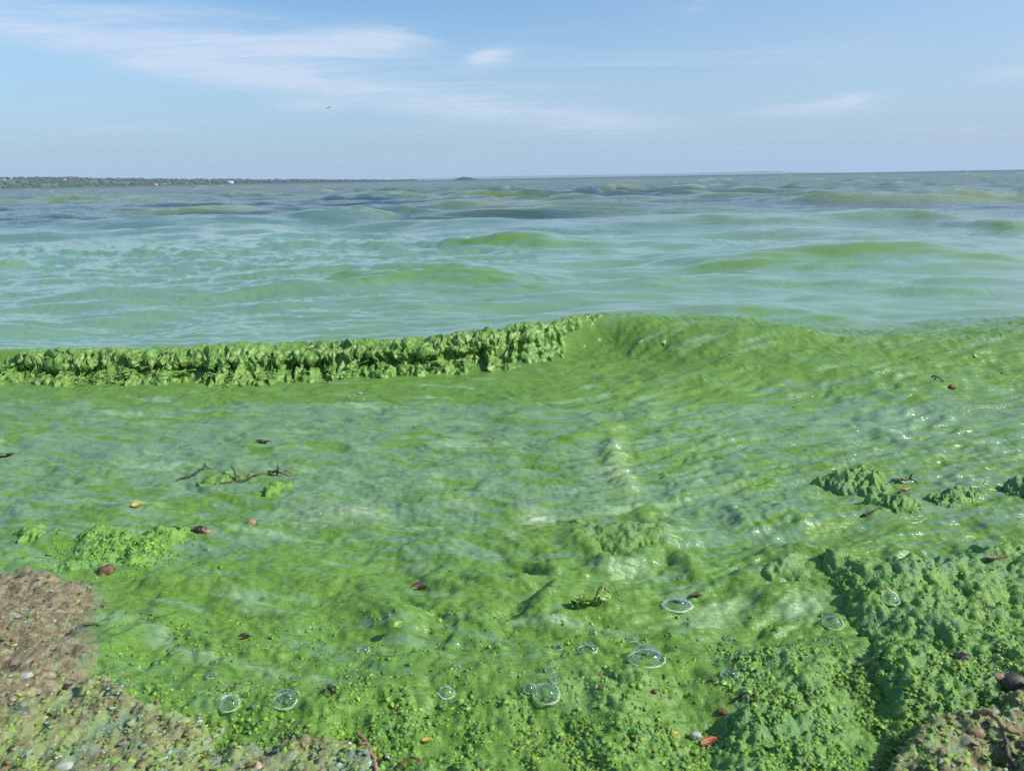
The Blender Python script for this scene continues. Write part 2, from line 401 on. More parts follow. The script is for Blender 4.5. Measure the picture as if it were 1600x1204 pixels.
    wr = np.zeros(xm.shape)
    xq, yq, cq = xm[q] + 0.012 * fbm(xm[q] * 16, ym[q] * 16, 2, 141), ym[q], cy[q] + 0.012 * fbm(xm[q] * 16 + 4, ym[q] * 16, 2, 142)
    patch = sst(-0.35, 0.35, fbm(xq * 3.5, yq * 5, 2, 143))
    wr[q] = (0.0058 * (ridged(xq * 17, cq * 40, 3, 144) - 0.5) * patch + 0.0040 * (0.5 - ridged(xq * 30, cq * 46, 2, 147)) + 0.0022 * fbm(xq * 70, yq * 80, 2, 149)) * sst(2.7, 2.0, yq)
    n1[m] += wr
    z = z + near * n1
    rd = np.zeros(x.shape)
    for pts, a, w in RIDGES_W:
        ys_ = [p[1] for p in pts]; xs_ = [p[0] for p in pts]
        m2 = (y > min(ys_) - 4 * w) & (y < max(ys_) + 4 * w) & (x > min(xs_) - 4 * w) & (x < max(xs_) + 4 * w)
        if not m2.any(): continue
        jx = 0.022 * fbm(x[m2] * 9, y[m2] * 9, 2, 96); jy = 0.022 * fbm(x[m2] * 9 + 5, y[m2] * 9, 2, 97)
        d, hv, _ = seg_dist(x[m2] + jx, y[m2] + jy, pts, a)
        rd[m2] = np.maximum(rd[m2], hv * np.exp(-(d / w) ** 2))
    rd *= 0.85
    z = z + rd
    # ---- grains of scum closest to the shore
    grain = sst(1.26, 1.02, y + 0.10 * fbm(x * 4, y * 4, 2, 100)) * (y < 2.0)
    m = grain > 0.01
    gz = np.zeros(x.shape)
    if m.any():
        gx, gy = x[m], y[m]
        gz[m] = 0.0100 * cells(gx * 62, gy * 62, 5) * sst(-.25, .25, fbm(gx * 9, gy * 9, 2, 104)) + 0.0034 * cells(gx * 120, gy * 120, 6) + 0.011 * fbm(gx * 12, gy * 12, 3, 108)
    z = z + gz * grain
    z = z - 0.012
    if not full:
        return z.reshape(shp)
    # ---- masks: how much bright scum and painted light through waves, foam, open lake, grain
    st = np.zeros(x.shape); m = y < 30
    xm, ym = x[m], y[m]
    w1 = 0.16 * fbm(xm * 2.6, ym * 2.6, 3, 110)
    slant = 0.5 * (.5 - 1.1 * sst(-.2, .8, xm))
    q1 = fbm(xm * 0.9 + w1, ym * 3.4 + w1, 4, 112)
    q2 = fbm(xm * 2.6 + 2 * w1, (ym + slant * xm + 0.35 * w1) * 12, 4, 118)
    q3 = fbm(xm * 7 + 5 * w1, (ym + slant * xm + 0.3 * w1) * 42, 3, 122)
    st[m] = 0.34 * q1 + 0.50 * q2 + 0.62 * q3
    nearm = 1 - sst(2.7, 3.6, yo[m])
    nearm_f = 1 - sst(2.7, 3.6, yo)
    thk = sst(1.95, 1.35, y)
    scum = np.clip(0.36 + 0.19 * thk + (2.1 - 0.7 * thk) * st, 0, 1) * nearm_f + np.clip(0.10 + 0.75 * st, 0, 1) * (1 - nearm_f)
    scum = scum + 0.30 * sst(1.9, 1.3, y) + 0.30 * grain
    # bright bands seen in the picture: the swash below the breaker, the swell's face
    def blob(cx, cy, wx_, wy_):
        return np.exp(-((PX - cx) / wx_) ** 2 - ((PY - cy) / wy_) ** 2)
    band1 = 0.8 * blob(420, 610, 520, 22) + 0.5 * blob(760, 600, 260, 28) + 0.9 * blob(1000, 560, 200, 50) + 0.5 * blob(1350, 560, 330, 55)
    scum = scum + 0.68 * face + band1  # face: light coming through the wave fronts, put into the colour
    scum = scum + 0.18 * np.clip(rd / 0.014, 0, 1)
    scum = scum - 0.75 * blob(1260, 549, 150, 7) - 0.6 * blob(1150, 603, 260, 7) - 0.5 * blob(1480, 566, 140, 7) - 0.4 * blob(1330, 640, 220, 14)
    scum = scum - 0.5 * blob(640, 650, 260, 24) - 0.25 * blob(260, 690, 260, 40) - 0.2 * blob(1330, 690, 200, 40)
    foam = 0.3 * blob(985, 762, 10, 30) + 0.25 * blob(1035, 825, 9, 30) + 0.9 * blob(838, 800, 22, 14) + 0.8 * blob(800, 832, 12, 9) + 0.5 * blob(560, 795, 40, 10) + 0.45 * blob(960, 700, 10, 34) + 0.5 * blob(350, 1085, 26, 18) + 0.35 * blob(965, 740, 30, 14) \
        + 0.7 * blob(1590, 1005, 22, 22) + 0.5 * blob(730, 780, 24, 8) + 0.3 * blob(490, 800, 60, 14)
    foam = np.clip(foam, 0, 1) * (0.25 + 0.75 * sst(-.12, .40, fbm(x * 38, y * 60, 4, 130)))
    fl = sst(14, 60, r)
    caps = sst(0.70, 0.84, fbm(x * 0.16, y * 0.13, 3, 134) + 0.35 * zf / 0.15) * sst(25, 50, r)
    foam = np.clip(foam + 0.4 * caps, 0, 1)
    lake = sst(8, 22, r + 2.5 * fbm(x * .3, y * .3, 2, 140) - 2.0 * sst(620, 380, PX))
    sc_far = fbm(x * 0.10, y * 0.22, 3, 144)
    scum = np.where(r > 9, scum * (1 - lake) + lake * np.clip(0.14 + 0.9 * sc_far + 0.9 * face + 1.6 * zf, 0, 1), scum)  # faces and high crests coloured greener, for light shining through them
    mask = np.stack([np.clip(scum, 0, 1), foam, lake, grain], -1)
    near_film = np.clip(1 - sst(2.7, 3.5, yo), 0.03, 1)
    milk = np.zeros(x.shape); milk[m] = sst(0.10, 0.42, 0.5 * q2 + 0.5 * fbm(xm * 3.1 + 4 * w1 + 7, (ym + slant * xm) * 17 + 3 * w1, 4, 126)) * nearm * (1 - 0.8 * grain[m])
    mask_b = np.stack([near_film, milk, sst(9, 80, r), sst(120, 800, r)], -1)
    return z.reshape(shp), mask, mask_b

# ------------------------------------------------------------------ materials of the water
GREEN_A = (0.146, 0.270, 0.036)     # yellow-green scum
GREEN_B = (0.085, 0.200, 0.044)     # darker green
TEAL = (0.150, 0.262, 0.138)        # blue-green film
LAKE = (0.022, 0.058, 0.060)        # open water, olive
def scum_material(name, mat_like=False):
    m, nt, b, out = new_mat(name)
    co = nd(nt, 'ShaderNodeTexCoord').outputs['Object']
    n_big = noise(nt, mapping(nt, co, scale=(3, 5, 3)), 1.0, 5, 0.6, 0.6)
    n_mid = noise(nt, mapping(nt, co, scale=(26, 40, 26)), 1.0, 5, 0.62, 0.4)
    n_fine = noise(nt, co, 260, 3, 0.6)
    if mat_like:
        scum = ramp(nt, n_big, 0.3, 0.62, 0.35, 1.0)
    else:
        at = nd(nt, 'ShaderNodeAttribute', attribute_name='mask'); sep = nd(nt, 'ShaderNodeSeparateColor', {0: at.outputs['Color']})
        s0, foam, lake, grain = sep.outputs[0], sep.outputs[1], sep.outputs[2], at.outputs['Alpha']
        ab = nd(nt, 'ShaderNodeAttribute', attribute_name='mask_b'); sb = nd(nt, 'ShaderNodeSeparateColor', {0: ab.outputs['Color']}); nearf, milk, farw = sb.outputs[0], sb.outputs[1], sb.outputs[2]
        streak_b = noise(nt, mapping(nt, co, rot=(0, 0, R(9)), scale=(32, 64, 32)), 1.0, 5, 0.65, 0.8)
        streak = noise(nt, mapping(nt, co, rot=(0, 0, R(-4)), scale=(10, 105, 10)), 1.0, 4, 0.6, 0.35)
        scum = mth(nt, 'ADD', s0, mth(nt, 'MULTIPLY', mth(nt, 'ADD', mth(nt, 'MULTIPLY', mth(nt, 'SUBTRACT', n_mid, 0.5), 1.0), mth(nt, 'ADD', mth(nt, 'MULTIPLY', mth(nt, 'SUBTRACT', streak, 0.5), 1.9), mth(nt, 'MULTIPLY', mth(nt, 'SUBTRACT', streak_b, 0.5), 1.9))), mth(nt, 'ADD', mth(nt, 'MULTIPLY', nearf, 0.75), 0.15)), clamp=True)
    n_spk = noise(nt, co, 560, 2, 0.5)
    green = mixc(nt, ramp(nt, n_fine, 0.35, 0.65), GREEN_B, GREEN_A)
    green = mixc(nt, ramp(nt, n_spk, 0.55, 0.72, 0, 0.6), green, (0.24, 0.36, 0.09))
    green = mixc(nt, ramp(nt, n_spk, 0.45, 0.28, 0, 0.6), green, (0.05, 0.13, 0.03))
    green = mixc(nt, ramp(nt, n_big, 0.5, 0.75, 0, 0.5), green, (0.150, 0.270, 0.028))
    film = TEAL if mat_like else mixc(nt, nearf, (0.150, 0.272, 0.160), TEAL)
    if not mat_like: scum = ramp(nt, scum, 0.26, 0.74)
    if not mat_like: film = mixc(nt, ramp(nt, s0, 0.30, 0.62), film, (0.118, 0.250, 0.088))
    col = mixc(nt, scum, film, green)
    if not mat_like: col = mixc(nt, mth(nt, 'MULTIPLY', milk, 0.7), col, (0.26, 0.40, 0.26))   # pale milky streaks in the film
    if not mat_like:
        col = mixc(nt, lake, col, mixc(nt, s0, LAKE, (0.125, 0.175, 0.022)))  # olive also paints the light through far crests
        col = mixc(nt, foam, col, (0.50, 0.56, 0.40))
    dark = ramp(nt, noise(nt, co, 95, 2, 0.5), 0.70, 0.80)          # specks of dead weed in the scum
    if not mat_like: dark = mth(nt, 'MULTIPLY', dark, mth(nt, 'SUBTRACT', 1.0, lake))
    col = mixc(nt, mth(nt, 'MULTIPLY', dark, 0.55), col, (0.035, 0.05, 0.02))
    nt.links.new(col, b.inputs['Base Color'])
    b.inputs['IOR'].default_value = 1.34
    if not mat_like: nt.links.new(mth(nt, 'SUBTRACT', 1.52, mth(nt, 'MULTIPLY', nearf, 0.17)), b.inputs['IOR'])
    if mat_like:
        b.inputs['Roughness'].default_value = 0.5
        h = mth(nt, 'ADD', mth(nt, 'MULTIPLY', n_fine, 0.5), mth(nt, 'MULTIPLY', noise(nt, co, 110, 4, 0.6), 1.0))
        bp = nd(nt, 'ShaderNodeBump', {'Strength': 0.8, 'Distance': 0.003, 'Height': h})
    else:
        rgh = mth(nt, 'ADD', 0.07, mth(nt, 'MULTIPLY', nearf, mth(nt, 'ADD', 0.10, mth(nt, 'MULTIPLY', scum, 0.20))))
        nt.links.new(rgh, b.inputs['Roughness'])
        h1 = mth(nt, 'MULTIPLY', noise(nt, mapping(nt, co, rot=(0, 0, R(5)), scale=(14, 88, 14)), 1.0, 3, 0.55, 0.4), mth(nt, 'MULTIPLY', nearf, 0.0075))
        h2 = mth(nt, 'MULTIPLY', n_fine, mth(nt, 'MULTIPLY', mth(nt, 'ADD', s0, grain), 0.0008))
        h3 = mth(nt, 'MULTIPLY', noise(nt, mapping(nt, co, scale=(1.8, 6.5, 1)), 1.0, 3, 0.55, 0.4), mth(nt, 'MULTIPLY', lake, 0.045))
        h3 = mth(nt, 'ADD', h3, mth(nt, 'MULTIPLY', noise(nt, mapping(nt, co, scale=(0.22, 0.7, 1)), 1.0, 2, 0.5, 0.2), mth(nt, 'MULTIPLY', farw, 0.25)))
        inv = mth(nt, 'SUBTRACT', 1.0, lake)
        h = mth(nt, 'ADD', mth(nt, 'ADD', mth(nt, 'MULTIPLY', h1, inv), h2), h3)
        bp = nd(nt, 'ShaderNodeBump', {'Strength': 1.0, 'Distance': 1.0, 'Height': h})
    nt.links.new(bp.outputs[0], b.inputs['Normal'])
    if not mat_like:                                     # far off, wave faces hide the glare of the flat water between them
        df = nd(nt, 'ShaderNodeBsdfDiffuse', {'Color': col})
        mx = nd(nt, 'ShaderNodeMixShader', {0: mth(nt, 'ADD', mth(nt, 'MULTIPLY', farw, 0.36), mth(nt, 'MULTIPLY', ab.outputs['Alpha'], 0.34)), 1: b.outputs[0], 2: df.outputs[0]})
        nt.links.new(mx.outputs[0], out.inputs[0])
    return m
M_WATER = scum_material('scummy_water')
M_MAT = scum_material('thick_algae', True)

# ------------------------------------------------------------------ setting: the lake, its bed, far shore
def build_water():
    oy = -0.9                                            # the fan's centre, behind the camera
    dep = list(np.arange(54.0, 34.0, -0.125)) + list(np.arange(34.0, 12.5, -0.062)) + list(np.arange(12.5, 2.6, -0.055)) + list(np.arange(2.6, 0.18, -0.022))
    ys = [CAM_H / math.tan(R(d)) for d in dep]
    ys = ys + list(np.geomspace(ys[-1] * 1.02, 3150, 70))
    rad = np.array(ys) - oy
    th = np.linspace(R(-54), R(54), 1000)
    rr, tt = np.meshgrid(rad, th, indexing='ij')
    x = rr * np.sin(tt); y = oy + rr * np.cos(tt)
    z, mask, mask_b = surf(x, y, True)
    z = np.where(rr > 330, z * 0.3, z)
    z[-1, :] = -0.3
    v = np.stack([x, y, z], -1).reshape(-1, 3)
    me = mesh_np('water', v, grid_faces(len(rad), len(th))[:, ::-1], M_WATER, True, {'mask': mask, 'mask_b': mask_b})
    return struct(link('water', me))
water = build_water()
# ------------------------------------------------------------------ the breaker: a curling lip of thick algae
def breaker_material():
    m, nt, b, out = new_mat('breaking_algae')
    co = nd(nt, 'ShaderNodeTexCoord').outputs['Object']
    n1 = noise(nt, co, 30, 4, 0.6); n2 = noise(nt, co, 170, 3, 0.6)
    col = mixc(nt, ramp(nt, noise(nt, mapping(nt, co, scale=(60, 30, 22)), 1.0, 4, 0.6, 0.5), 0.35, 0.65), (0.075, 0.190, 0.034), (0.190, 0.310, 0.075))
    col = mixc(nt, ramp(nt, n2, 0.5, 0.75, 0, 0.6), col, (0.26, 0.36, 0.10))
    nt.links.new(col, b.inputs['Base Color'])
    b.inputs['Roughness'].default_value = 0.26; b.inputs['IOR'].default_value = 1.36
    bp = nd(nt, 'ShaderNodeBump', {'Strength': 0.6, 'Distance': 0.003, 'Height': mth(nt, 'ADD', n2, mth(nt, 'MULTIPLY', n1, 1.5))})
    nt.links.new(bp.outputs[0], b.inputs['Normal'])
    return m
M_BREAK = breaker_material()

def tube_np(pts, rad, sides=6):
    pts = np.asarray(pts, float); n = len(pts)
    t = np.gradient(pts, axis=0); t /= np.linalg.norm(t, axis=1)[:, None] + 1e-9
    ref = np.where(np.abs(t[:, 2:3]) > 0.9, np.array([[1.0, 0, 0]]), np.array([[0, 0, 1.0]]))
    a = np.cross(t, ref); a /= np.linalg.norm(a, axis=1)[:, None] + 1e-9; b = np.cross(t, a)
    ph = np.arange(sides) * 2 * math.pi / sides
    v = pts[:, None, :] + np.asarray(rad, float)[:, None, None] * (np.cos(ph)[None, :, None] * a[:, None, :] + np.sin(ph)[None, :, None] * b[:, None, :])
    i = np.arange(n - 1)[:, None] * sides + np.arange(sides)[None, :]
    j = np.arange(n - 1)[:, None] * sides + (np.arange(sides)[None, :] + 1) % sides
    return v.reshape(-1, 3), np.stack([i, j, j + sides, i + sides], -1).reshape(-1, 4)
def join_np(parts):
    vs_, fs_ = [], []; o = 0
    for v, f in parts:
        vs_.append(v); fs_.append(f + o); o += len(v)
    return np.concatenate(vs_), np.concatenate(fs_)

def build_breaker():
    NS, NT = 1040, 110
    cw = np.array(CREST); pxs = np.array([p[0] for p in CREST_PX], float)
    x_end = np.interp(975, pxs, cw[:, 0])
    xs = np.linspace(cw[0, 0], x_end, NS)
    yc = pchip(xs, cw[:, 0], cw[:, 1]); am = pchip(xs, cw[:, 0], np.array(CREST_A))
    fade = sst(x_end, x_end - 0.14, xs)
    fade2 = 0.46 + 0.54 * sst(x_end + 0.02, x_end - 0.75, xs)         # lower, thinner towards the unbroken swell
    prof = np.array([(-0.20, .62), (-0.12, .80), (-0.06, .97), (-0.015, 1.06), (0.02, 1.08), (0.052, 1.00), (0.076, .84), (0.086, .66), (0.090, .48), (0.096, .32), (0.110, .18), (0.145, .07), (0.185, -.12), (0.20, -.32)])
    prof_b = np.array([(-0.20, .62), (-0.12, .80), (-0.06, .97), (-0.015, 1.05), (0.018, 1.05), (0.050, .95), (0.074, .80), (0.086, .66), (0.078, .56), (0.034, .50), (0.022, .32), (0.050, .10), (0.120, -.04), (0.16, -.32)])
    ln = np.concatenate([[0], np.cumsum(np.hypot(np.diff(prof[:, 0]), np.diff(prof[:, 1]) * 0.12))])
    tl = np.linspace(0, ln[-1], NT)
    def both(k): return pchip(tl, ln, prof[:, k]), pchip(tl, ln, prof_b[:, k])
    tong = sst(-0.10, 0.28, 0.6 * fbm(xs * 3.1, xs * 0 + 5.1, 2, 231) + 0.5 * pn(xs * 9, xs * 0 + 2.2, 232) + 0.32 * pn(xs * 21, xs * 0 + 8.2, 233))[:, None] * 0.6 * sst(x_end - 0.35, x_end - 0.9, xs)[:, None]   # where the lip still hangs clear
    d0, z0 = [a_[None, :] * (1 - tong) + b_[None, :] * tong for a_, b_ in (both(0), both(1))]
    U, V = np.meshgrid(xs, tl, indexing='ij')
    front = sst(0.14, 0.26, V); low = sst(0.25, 0.36, V)
    fd = fade[:, None]; f2 = fade2[:, None]
    scal = 0.5 + 0.5 * fbm(U * 2.1, U * 0 + 3.3, 3, 201)             # how far the lip has fallen, along the crest
    D = d0 * (0.55 + 0.75 * scal * f2 + 0.2 * f2)
    D = D + low * f2 * (0.06 * fbm(U * 5, V * 0 + 1.7, 2, 205) + 0.055 * (ridged(U * 12, V * 5, 2, 206) - 0.5))
    Z = am[:, None] * z0 * (0.86 + 0.12 * sst(x_end - 1.2, x_end - 0.3, xs))[:, None]
    Z = Z + (1 - low) * f2 * (0.020 * fbm(U * 7, V * 6, 2, 209) + 0.012 * fbm(U * 19, V * 10, 2, 210)) * sst(0.05, 0.16, V)
    X = U + 0.03 * front * f2 * fbm(U * 8, V * 14, 2, 213)
    B = np.stack([X, yc[:, None] - D, Z], -1)
    gu = np.gradient(B, axis=0); gv = np.gradient(B, axis=1)
    N = np.cross(gv, gu); N /= np.linalg.norm(N, axis=2)[..., None] + 1e-9
    if N[NS // 2, NT // 2, 1] > 0: N = -N
    wu = U + 0.03 * fbm(U * 9, V * 9, 2, 215); wv = V + 0.03 * fbm(U * 9 + 4, V * 9, 2, 217)
    lum = cells(wu * 19, wv * 17, 221)
    w3 = fbm(wu * 10, wv * 10, 2, 229)
    cur = pn(wu * 6 + wv * 1.5, wv * 1.6, 220)
    fold = pn(wu * 20 + 0.8 * w3, wv * 4 + 0.8 * w3, 223)
    fol3 = pn(wu * 62 + 1.2 * w3, wv * 18 + w3, 237)
    ho2 = sst(0.12, 0.45, pn(wu * 34, wv * 22, 225)) * sst(0.17, 0.25, V)
    fol2 = pn(wu * 32 + 1.0 * w3, wv * 10 + w3, 227)
    rope = ridged(wu * 34 + 1.6 * w3, wv * 26 - 1.4 * w3, 2, 226)
    crump = fbm(wu * 48, wv * 48, 2, 228)
    hol = sst(0.22, 0.50, pn(wu * 15, wv * 12 + 0.5 * w3, 224)) * sst(0.17, 0.25, V)
    drape = ridged(wu * 12 + 0.7 * w3, wv * 2.6 + 0.4 * w3, 2, 241)
    drip = ridged(wu * 30 + 0.9 * w3, wv * 6.5 + 0.7 * w3, 2, 243)
    thread = ridged(wu * 72 + 1.2 * w3, wv * 22 + w3, 2, 245)
    disp = front * f2 * (0.016 * cur + 0.012 * fold + 0.024 * (drape - 0.5) + 0.018 * (drip - 0.5) + 0.009 * (thread - 0.5) + 0.008 * (rope - 0.5) + 0.005 * crump - 0.018 * hol - 0.012 * ho2)
    disp = disp + (1 - front) * f2 * sst(0.04, 0.14, V) * (0.010 * (lum - .5) + 0.006 * rope)
    Q = B + N * disp[..., None]
    zw = surf(Q[..., 0], Q[..., 1])
    hug = np.minimum(Q[..., 2], zw - 0.012)
    Q[..., 2] = Q[..., 2] * fd + hug * (1 - fd)
    back = sst(0.10, 0.0, V)
    Q[..., 2] = Q[..., 2] * (1 - back) + (zw - 0.02) * back
    thing = empty('breaking_wave', (float(xs[NS // 2]), float(yc[NS // 2]), 0.0))
    tag(thing, 'small breaking wave with a ragged curling lip of thick green algae', 'wave')
    org = np.array(thing.location)
    f = grid_faces(NS, NT)
    lip = link('wave_lip', mesh_np('wave_lip', Q.reshape(-1, 3) - org, f, M_BREAK), thing)
    # strands hanging from the lip and falling ahead of it
    rs = np.random.default_rng(5); parts = []
    for _ in range(240):
        i = int(rs.uniform(0, NS * 0.86)); a = int(rs.uniform(46, 75)); n = int(rs.uniform(13, 35)); b = min(NT - 4, a + n)
        if b - a < 8: continue
        k = np.linspace(a, b, 7).astype(int)
        drift = np.clip(i + (np.linspace(0, 1, 7) * rs.uniform(-6, 6)).astype(int), 0, NS - 1)
        p = Q[drift, k] + N[drift, k] * rs.uniform(-0.002, 0.007) + rs.normal(0, 0.0022, (7, 3))
        rad = rs.uniform(0.0016, 0.0036) * np.array([0.35, .9, 1, 1, .95, .8, .3]) * fade2[i]
        parts.append(tube_np(p, rad, 6))
    for _ in range(70):                                 # curls at the foot of the fall
        i = int(rs.uniform(0, NS * 0.82)); k = int(rs.uniform(81, 102))
        c = Q[i, k] + np.array([0, -rs.uniform(0.0, 0.05), 0]); c[2] = max(c[2], 0.0) + rs.uniform(-0.004, 0.012)
        a0 = rs.uniform(0, 6.28); rr = rs.uniform(0.006, 0.022) * fade2[i]
        ph = a0 + np.linspace(0, rs.uniform(2.5, 5.5), 9)
        p = c + np.stack([rr * 1.5 * np.cos(ph), rr * 0.8 * np.sin(ph) - 0.01, np.abs(rr * 0.9 * np.sin(ph * 0.7 + a0))], -1)
        parts.append(tube_np(p, rs.uniform(0.002, 0.0045) * np.array([.3, .8, 1, 1, 1, 1, .9, .7, .3]), 5))
    v, f2_ = join_np(parts)
    s = link('algae_strands', mesh_np('algae_strands', v - org, f2_, M_BREAK), thing); s['kind'] = 'stuff'
    return thing
breaker = build_breaker()

# ------------------------------------------------------------------ far shore
def simple_mat(name, col, rough=0.6, var=0.0, scale=20.0, bump=0.0, col2=None, ior=1.45):
    m, nt, b, out = new_mat(name)
    co = nd(nt, 'ShaderNodeTexCoord').outputs['Object']
    n1 = noise(nt, co, scale, 4, 0.6)
    c2 = col2 or tuple(c * (1 - var) for c in col)
    nt.links.new(mixc(nt, ramp(nt, n1, 0.35, 0.65), col, c2), b.inputs['Base Color'])
    b.inputs['Roughness'].default_value = rough; b.inputs['IOR'].default_value = ior
    if bump:
        nt.links.new(nd(nt, 'ShaderNodeBump', {'Strength': 0.8, 'Distance': bump, 'Height': noise(nt, co, scale * 3, 3, 0.6)}).outputs[0], b.inputs['Normal'])
    return m
M_WOOD = simple_mat('far_tree_leaves', (0.040, 0.070, 0.020), 0.8, col2=(0.022, 0.045, 0.016), scale=0.03)
M_FIELD = simple_mat('far_fields', (0.10, 0.15, 0.04), 0.9, col2=(0.05, 0.085, 0.03), scale=0.006)
M_MOOR = simple_mat('far_moor', (0.08, 0.10, 0.05), 0.9, col2=(0.06, 0.08, 0.04), scale=0.002)
M_WHITE = simple_mat('white_render', (0.78, 0.78, 0.75), 0.7, 0.08, 0.5)
M_ROOF = simple_mat('red_roof_tiles', (0.32, 0.12, 0.07), 0.7, 0.3, 1.0)
M_SLATE = simple_mat('grey_slates', (0.16, 0.17, 0.18), 0.6, 0.3, 1.0)
M_PANE = simple_mat('dark_window_glass', (0.03, 0.035, 0.04), 0.1)

def horizon_row(px): return 293.2 - 0.0177 * px
def terrain(name, D, prof, depth, mat, n=360, seed=0, amp=0.06, rows=9):
    px = np.linspace(prof[0][0], prof[-1][0], n)
    top = np.interp(px, [p[0] for p in prof], [horizon_row(p[0]) - p[1] for p in prof])
    hh = np.maximum(top, 0) / F_PX * D
    dirs = np.array([away(p, horizon_row(p), 1.0) for p in px])[:, :2]
    dirs /= np.linalg.norm(dirs, axis=1)[:, None]
    V = []
    for k in range(rows):
        t = k / (rows - 1)
        h = hh * sst(0, 0.75, np.full(n, t)) * (1 - 0.25 * sst(0.8, 1.0, np.full(n, t))) * (1 + amp * fbm(px * 0.03, px * 0 + k * 0.7, 3, seed + 5))
        V.append(np.stack([dirs[:, 0] * (D + depth * t), dirs[:, 1] * (D + depth * t), h - 2.5 * (1 - t)], -1))
    V = np.concatenate(V)
    return link(name, mesh_np(name, V, grid_faces(rows, n), mat)), (px, hh, dirs)
SHORE_D = 3080.0
SHORE = [(-700, 279), (-300, 280), (0, 280.5), (60, 280), (110, 279.5), (150, 281), (235, 281.3), (300, 282), (360, 281.5), (420, 282), (470, 281.8), (520, 282), (560, 282.2), (600, 282), (635, 282), (660, 281.8)]
shore, (s_px, s_h, s_dir) = terrain('far_shore', SHORE_D, SHORE, 700, M_FIELD, seed=400)
struct(shore)
fh, _ = terrain('distant_hills', 9000.0, [(560, 283), (640, 279.5), (700, 278), (760, 276), (830, 274.5), (850, 274), (900, 273.5), (960, 273), (1030, 271.5), (1100, 270), (1180, 268), (1200, 267.5), (1260, 269), (1330, 270)], 1500, M_MOOR, seed=420, amp=0.25)
struct(fh)

_t = (1 + 5 ** .5) / 2
ICO_V = np.array([(-1, _t, 0), (1, _t, 0), (-1, -_t, 0), (1, -_t, 0), (0, -1, _t), (0, 1, _t), (0, -1, -_t), (0, 1, -_t), (_t, 0, -1), (_t, 0, 1), (-_t, 0, -1), (-_t, 0, 1)]) / math.hypot(1, _t)
ICO_F = np.array([(0, 11, 5), (0, 5, 1), (0, 1, 7), (0, 7, 10), (0, 10, 11), (1, 5, 9), (5, 11, 4), (11, 10, 2), (10, 7, 6), (7, 1, 8), (3, 9, 4), (3, 4, 2), (3, 2, 6), (3, 6, 8), (3, 8, 9), (4, 9, 5), (2, 4, 11), (6, 2, 10), (8, 6, 7), (9, 8, 1)])
def subdiv(v, f):
    v = [tuple(p) for p in v]; cache = {}; out = []
    def mid(a, b):
        k = (min(a, b), max(a, b))
        if k not in cache:
            m = np.array(v[a]) + np.array(v[b]); m /= np.linalg.norm(m); cache[k] = len(v); v.append(tuple(m))
        return cache[k]
    for a, b, c in f:
        x, y, z = mid(a, b), mid(b, c), mid(c, a); out += [(a, x, z), (b, y, x), (c, z, y), (x, y, z)]
    return np.array(v), np.array(out)
ICO2_V, ICO2_F = subdiv(ICO_V, ICO_F)
ICO3_V, ICO3_F = subdiv(ICO2_V, ICO2_F)

def far_wood():
    rs = np.random.default_rng(21); parts = []
    for _ in range(2600):
        p = rs.uniform(-680, 650); k = np.interp(p, s_px, np.arange(len(s_px))); i = int(k)
        t = rs.uniform(0, 1) ** 0.8
        if fbm(np.array([p * 0.022]), np.array([t * 3.0]), 2, 77)[0] < -0.10 and rs.uniform() < 0.8: continue
        h = s_h[i] * sst(0, 0.75, np.array([t]))[0]
        d = s_dir[i] * (SHORE_D + 700 * t)
        w = rs.uniform(6, 15); hh = rs.uniform(3.0, 6.5) * (0.6 + 0.5 * min(1, s_h[i] / 14))
        v = ICO_V * (1 + 0.18 * rs.normal(0, 1, (len(ICO_V), 1))) * np.array([w, w * .8, hh]) + np.array([d[0], d[1], h + hh * 0.35])
        parts.append((v, ICO_F))
    v, f = join_np(parts)
    return stuff(link('far_wood', mesh_np('far_wood', v, f, M_WOOD, False)), 'hazy wooded hedges and trees along the far shore of the lake', 'wood')
far_wood()

def islet():
    rs = np.random.default_rng(23); parts = []
    for _ in range(60):
        px = rs.normal(727, 6.5); c = away(px, horizon_row(px), 2700.0)
        w = rs.uniform(4, 9); h = rs.uniform(2.5, 4.5) * math.exp(-((px - 727) / 10) ** 2) + 1.5
        parts.append((ICO2_V * (1 + 0.15 * rs.normal(0, 1, (len(ICO2_V), 1))) * np.array([w, w, h]) + np.array([c[0], c[1], h * 0.5]), ICO2_F))
    v, f = join_np(parts)
    return tag(link('wooded_islet', mesh_np('wooded_islet', v, f, M_WOOD, False)), 'tiny dark wooded islet alone on the horizon beyond the shore', 'islet')
islet()

